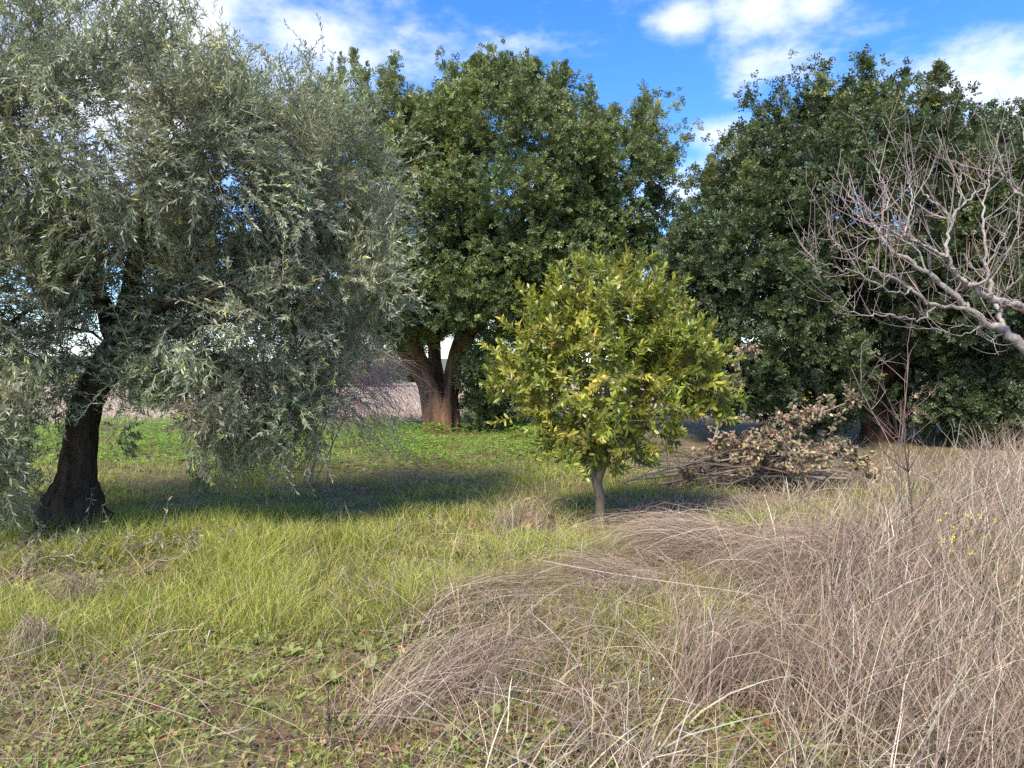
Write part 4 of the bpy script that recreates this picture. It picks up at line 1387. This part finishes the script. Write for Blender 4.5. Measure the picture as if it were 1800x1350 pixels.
# tall dark weed stems standing in the dry grass
def weed(label, root, h, lean, n_br, c, r0=.006, name='weed_stalk', group=None):
    base = np.array([root[0], root[1], float(gz(root[0], root[1]))])
    e = thing(name, label, 'weed', base, group)
    r0 *= 1.5
    m = 9
    s = np.linspace(0, 1, m)
    p = base + np.stack([lean[0] * s, lean[1] * s, h * s - .03], -1)
    p[1:, :2] += np.cumsum(rng.normal(size=(m - 1, 2)) * .012, 0)
    mb = MB()
    tube1(mb, p, np.linspace(r0, r0 * .3, m), 5, c)
    stem_o = mb.build('stem', M_TWIG, e)
    k = rng.integers(3, m - 1, n_br)
    dr = unit(rvec(n_br) * np.array([1, 1, .2]) + np.array([0, 0, .9]))
    mb = MB()
    pp = droop_twigs(p[k], dr, rng.uniform(.12, .4, n_br) * h, rng.uniform(-.25, .1, n_br), r0 * .5, 6, 3, jit(c, n_br, .15), mb)
    k2 = rng.integers(2, 6, n_br * 2)
    i2 = np.repeat(np.arange(n_br), 2)
    droop_twigs(pp[i2, k2], unit(rvec(2 * n_br) + np.array([0, 0, .8])), rng.uniform(.04, .15, 2 * n_br) * h, rng.uniform(-.2, .1, 2 * n_br), r0 * .26, 4, 3, jit(c, 2 * n_br, .15), mb)
    mb.build('side_stems', M_TWIG, stem_o, kind='stuff')


weed('tall dark branching weed stem standing in the tall dry grass', gp(1622, 1040)[:2], 1.42, (-.12, .1), 9, (.10, .070, .055), .0065)
weed('reddish upright weed stem right of the brush heap', gp(1600, 965)[:2], 1.35, (-.05, .1), 10, (.25, .15, .125), .006)
weed('tallest thin reddish weed behind the dark branching stem', gp(1575, 930)[:2], 1.75, (.12, .0), 9, (.25, .17, .14), .006)
weed('thin pale weed leaning left over the end of the brush heap', gp(1640, 935)[:2], 1.7, (-.75, .1), 6, (.33, .27, .22), .005)
weed('reddish weed stem near the right edge in the dry grass', gp(1735, 985)[:2], 1.1, (.1, .1), 9, (.27, .18, .15), .0055)
weed('short dark dead weed in the bottom left foreground', gp(575, 1330)[:2], .32, (.05, .0), 5, (.09, .07, .055), .004)

# single stalks that stand out
def stalk(label, pts, r, c, name='dry_stalk'):
    pts = np.asarray(pts)
    e_b = pts[0].copy()
    p, rr = smooth_path(pts, np.linspace(r, r * .5, len(pts)), 14)
    mb = MB()
    tube1(mb, p, rr, 5, c)
    o = mb.build(name, M_DRY, origin=e_b)
    tag(o, label, 'stalk', 'single dead stalks in the grass')


def up(px, py, z):
    """point z metres above the ground on the sight line"""
    d = (CZ - z) * F / (py - HOR)
    return np.array([(px - 900) / F * d, d, z])


PALE = (.55, .47, .37)
stalk('pale arching stalk crossing above the grass right of centre', [up(1530, 1130, 0), up(1400, 1060, .2), up(1200, 1030, .29), up(955, 988, .30)][:1] + [up(1400, 1062, .16), up(1080, 1010, .27), up(955, 987, .27)], .0045, PALE)
stalk('white broken stalk standing in the left foreground', [up(354, 1166, 0), up(358, 1140, .05), up(366, 1110, .12)], .006, (.62, .58, .50))
stalk('black burnt stick beside the white broken stalk', [up(366, 1111, .115), up(410, 1120, .07), up(490, 1130, .015)], .006, (.035, .03, .03))
stalk('long pale stalk lying at the left edge', [up(-10, 1165, .05), up(50, 1145, .10), up(95, 1128, .14)], .005, (.58, .53, .43))
stalk('pale stalk leaning right at the far right', [up(1660, 1330, 0), up(1710, 1230, .2), up(1800, 1130, .4)], .0045, PALE)
stalk('thick pale stalk slanting up in the right foreground', [up(1480, 1290, 0), up(1540, 1200, .18), up(1610, 1080, .38)], .006, PALE)
stalk('pale stalk slanting through the right foreground grass', [up(1590, 1250, 0), up(1660, 1140, .22), up(1700, 1060, .4)], .005, PALE)
stalk('white straight stalk at the right edge of the dry grass', [up(1785, 930, .0), up(1765, 860, .35), up(1758, 835, .5)], .005, (.6, .55, .48))
stalk('thin straight stalk standing by the weed patch', [up(488, 1130, 0), up(489, 1090, .12), up(487, 1050, .24)], .0035, (.36, .29, .22))
stalk('pale stalk lying across the weeds at bottom left', [up(345, 1300, .03), up(410, 1290, .08), up(450, 1270, .05)], .004, PALE)

# fallen leaves
fl = MB()
fls = []
for k in range(6):
    m1 = MB()
    leaves(m1, np.zeros((1, 3)), np.array([[0, 1., 0]]), np.array([[0, 0, 1.]]), 1., .5 + .1 * rng.random(), rng.uniform(-.5, .5), pick([(.42, .17, .07), (.36, .2, .1), (.30, .13, .06), (.48, .3, .16)], [3, 3, 2, 2], 1), 8)
    fls.append(m1.mesh('fallen_leaf', M_DEAD))


def drop_leaf(px, py, label, group, s, var, lift=.05):
    p = gp(px, py)
    o = bpy.data.objects.new('fallen_leaf', fls[var])
    col.objects.link(o)
    o.location = (p[0], p[1], p[2] + lift)
    o.rotation_euler = (rng.uniform(-.7, .7), rng.uniform(-.7, .7), rng.uniform(0, 6.28))
    o.scale = (s, s, s)
    tag(o, label, 'leaf', group)


for k in range(60):
    t_ = rng.random()
    drop_leaf(rng.normal(1075, 95), rng.uniform(890, 945), 'curled rust-brown leaf fallen round the foot of the small glossy tree', 'fallen leaves round the glossy tree', rng.uniform(.07, .12), int(rng.integers(6)), rng.uniform(.04, .13))
for k in range(12):
    drop_leaf(rng.normal(1315, 14), rng.uniform(955, 1030), 'rust-orange dead leaf caught beside the domed grass tuft', 'dead leaves beside the domed tuft', rng.uniform(.09, .14), int(rng.integers(6)), rng.uniform(.08, .22))
for k in range(26):
    drop_leaf(rng.uniform(20, 900), rng.uniform(1130, 1345), 'dull brown leaf lying among the low foreground weeds', 'dead leaves in the foreground weeds', rng.uniform(.03, .055), int(rng.integers(6)), .03)
redm = MB()
leaves(redm, np.zeros((1, 3)), np.array([[0, 1., 0]]), np.array([[0, 0, 1.]]), 1., .5, .3, (.40, .09, .075), 8)
redmesh = redm.mesh('fallen_leaf', M_DEAD)
fls.append(redmesh)
drop_leaf(517, 1112, 'crimson leaf lying in the weeds near the black stick', None, .06, 6, .06)
drop_leaf(218, 1240, 'orange-red leaf lying in the bottom left weeds', None, .05, 6, .05)
drop_leaf(527, 1108, 'small crimson leaf touching the larger crimson leaf', None, .045, 6, .06)

# broad-leaved rosettes in the foreground
ros = []
for k in range(5):
    m1 = MB()
    ros_c = pick([(.33, .37, .10), (.26, .32, .08), (.40, .41, .15)], [3, 3, 2], 1)
    leaves(m1, np.zeros((1, 3)), np.array([[0, 1., 0.]]), np.array([[0, 0, 1.]]), 1., .42, .25, ros_c, 8)
    ros.append(m1.mesh('leaf', M_CLOVER))
spots = []
while len(spots) < 95:
    px_, py_ = rng.uniform(10, 1000), rng.uniform(1010, 1345)
    if px_ > 760 and rng.random() < .8:
        continue
    if vnoise(px_ * .012, py_ * .02, 31) < .42:
        continue
    spots.append((px_, py_))
spots += [(805, 1065), (900, 1065), (440, 1150), (430, 1165), (470, 1150), (600, 1030), (690, 1060), (650, 1075), (620, 1090), (560, 1165), (680, 1085)]
for px_, py_ in spots:
    p = gp(px_, py_)
    e = thing('weed_rosette', 'small bright green broad-leaved weed in the foreground grass', 'weed', p, 'broad-leaved weeds in the foreground')
    nl = int(rng.integers(5, 10))
    me = ros[int(rng.integers(5))]
    for q in range(nl):
        o = bpy.data.objects.new('leaf', me)
        col.objects.link(o)
        o.parent = e
        a = q / nl * 6.28 + rng.normal() * .3
        s = rng.uniform(.025, .075)
        o.location = (0, 0, rng.uniform(.005, .03))
        o.rotation_euler = (rng.uniform(.35, 1.1), rng.normal() * .25, a)
        o.scale = (s, s, s)

# yellow wild flowers
def flowers(label, root, n, h, rad, name='wild_flower', big=.012, group=None):
    base = np.array([root[0], root[1], float(gz(root[0], root[1]))])
    e = thing(name, label, 'flower', base, group)
    P0 = base + np.stack([rng.normal(size=n) * rad * .4, rng.normal(size=n) * rad * .4, np.full(n, -.02)], -1)
    top = base + np.stack([rng.normal(size=n) * rad, rng.normal(size=n) * rad, h * rng.uniform(.6, 1.1, n)], -1)
    s = np.linspace(0, 1, 4)[None, :, None]
    mb = MB()
    tubes(mb, P0[:, None] * (1 - s) + top[:, None] * s, np.full((1, 4), big * .16), 3, (.14, .18, .05))
    mb.build('stems', M_CLOVER, e, kind='stuff')
    k = 6
    Pq = np.repeat(top, k, 0) + rng.normal(size=(n * k, 3)) * big * .5
    mb = MB()
    leaves(mb, Pq, rvec(n * k) + np.array([0, 0, .6]), rvec(n * k), big * 1.4, big, .2, jit((.75, .62, .03), n * k, .1, .03), 2)
    mb.build('petals', M_BUD, e, kind='stuff', smooth=False)


flowers('yellow wild flowers among the tall dry grass at right', up(1690, 918, .62)[:2], 14, .62, .12)
flowers('yellow flower sprig lower in the dry grass at right', up(1692, 960, .5)[:2], 7, .5, .06)
flowers('yellow flowering bush seen through the gap right of the brush heap', at(1500, 740, 26)[:2], 500, .85, 1.1, 'flower_bush', .05)
flowers('far yellow flowers seen under the olive crown', at(270, 650, 34)[:2], 160, 1.5, 1.3, 'flower_bush', .07)

# pale kerb-like stone in the gap
sm = MB()
sp_ = at(1510, 727, 24)
bx = np.array([(-1, -1, -1), (1, -1, -1), (1, 1, -1), (-1, 1, -1), (-.94, -.8, 1), (.96, -.85, 1), (.9, .8, .92), (-.93, .85, .95)]) * np.array([.62, .3, .16])
sm.add(bx + np.array([sp_[0], 24, .12]), (.55, .48, .33), quads=[(3, 2, 1, 0), (4, 5, 6, 7), (0, 1, 5, 4), (1, 2, 6, 5), (2, 3, 7, 6), (3, 0, 4, 7)])
ms = mat_bark('pale_stone', (.42, .35, .22), (.62, .54, .38), 4, 1, .5, .03)
o = sm.build('stone_block', ms, origin=np.array([sp_[0], 24, 0.]), smooth=False)
tag(o, 'pale yellowish stone block seen through the gap behind the brush heap', 'stone')

# far trees and low hills beyond the pale field
rng = np.random.default_rng(5)
for k in range(16):
    d = rng.uniform(85, 150)
    bx_ = rng.uniform(-.72, .72) * d
    w_ = rng.uniform(2.2, 4.5)
    h_ = rng.uniform(2.5, 5.0)
    e = thing('far_tree', 'small distant dark tree on the far side of the pale field', 'tree', (bx_, d, 0), 'distant trees beyond the pale field')
    mb = MB()
    tubes(mb, np.array([[(bx_, d, -.1), (bx_ + .1, d, h_ * .3), (bx_, d, h_ * .6)]]), np.array([[.25, .2, .1]]), 6, (.12, .09, .07))
    mb.build('trunk', M_TWIG, e)
    m = 260
    q = rvec(m) * rng.random((m, 1)) ** .4 * np.array([w_, w_, h_ * .5]) + np.array([bx_, d, h_ * .58])
    sprays('crown', e, q, rvec(m), unit(rvec(m) + np.array([0, 0, .6])), 5.0, pick([(.10, .125, .06), (.13, .15, .07)], [1, 1], m), CAROB_SPRAYS, M_CAROB)
xs = np.linspace(-900, 900, 61)
hz_ = 7 + 13 * vnoise(xs * .006, xs * 0, 41) + 5 * vnoise(xs * .03, xs * 0, 42)
mb = MB()
rows = [(560, 0.), (640, .55), (760, 1.), (900, .7), (1000, -.1)]
v = np.concatenate([np.stack([xs, np.full_like(xs, y_), hz_ * f - .5], -1) for y_, f in rows])
i = (np.arange(len(rows) - 1)[:, None] * 61 + np.arange(60)[None]).ravel()
mb.add(v, (.13, .15, .09), quads=np.stack([i, i + 1, i + 62, i + 61], -1))
g = mb.build('hills', M_TWIG)
g['kind'] = 'structure'
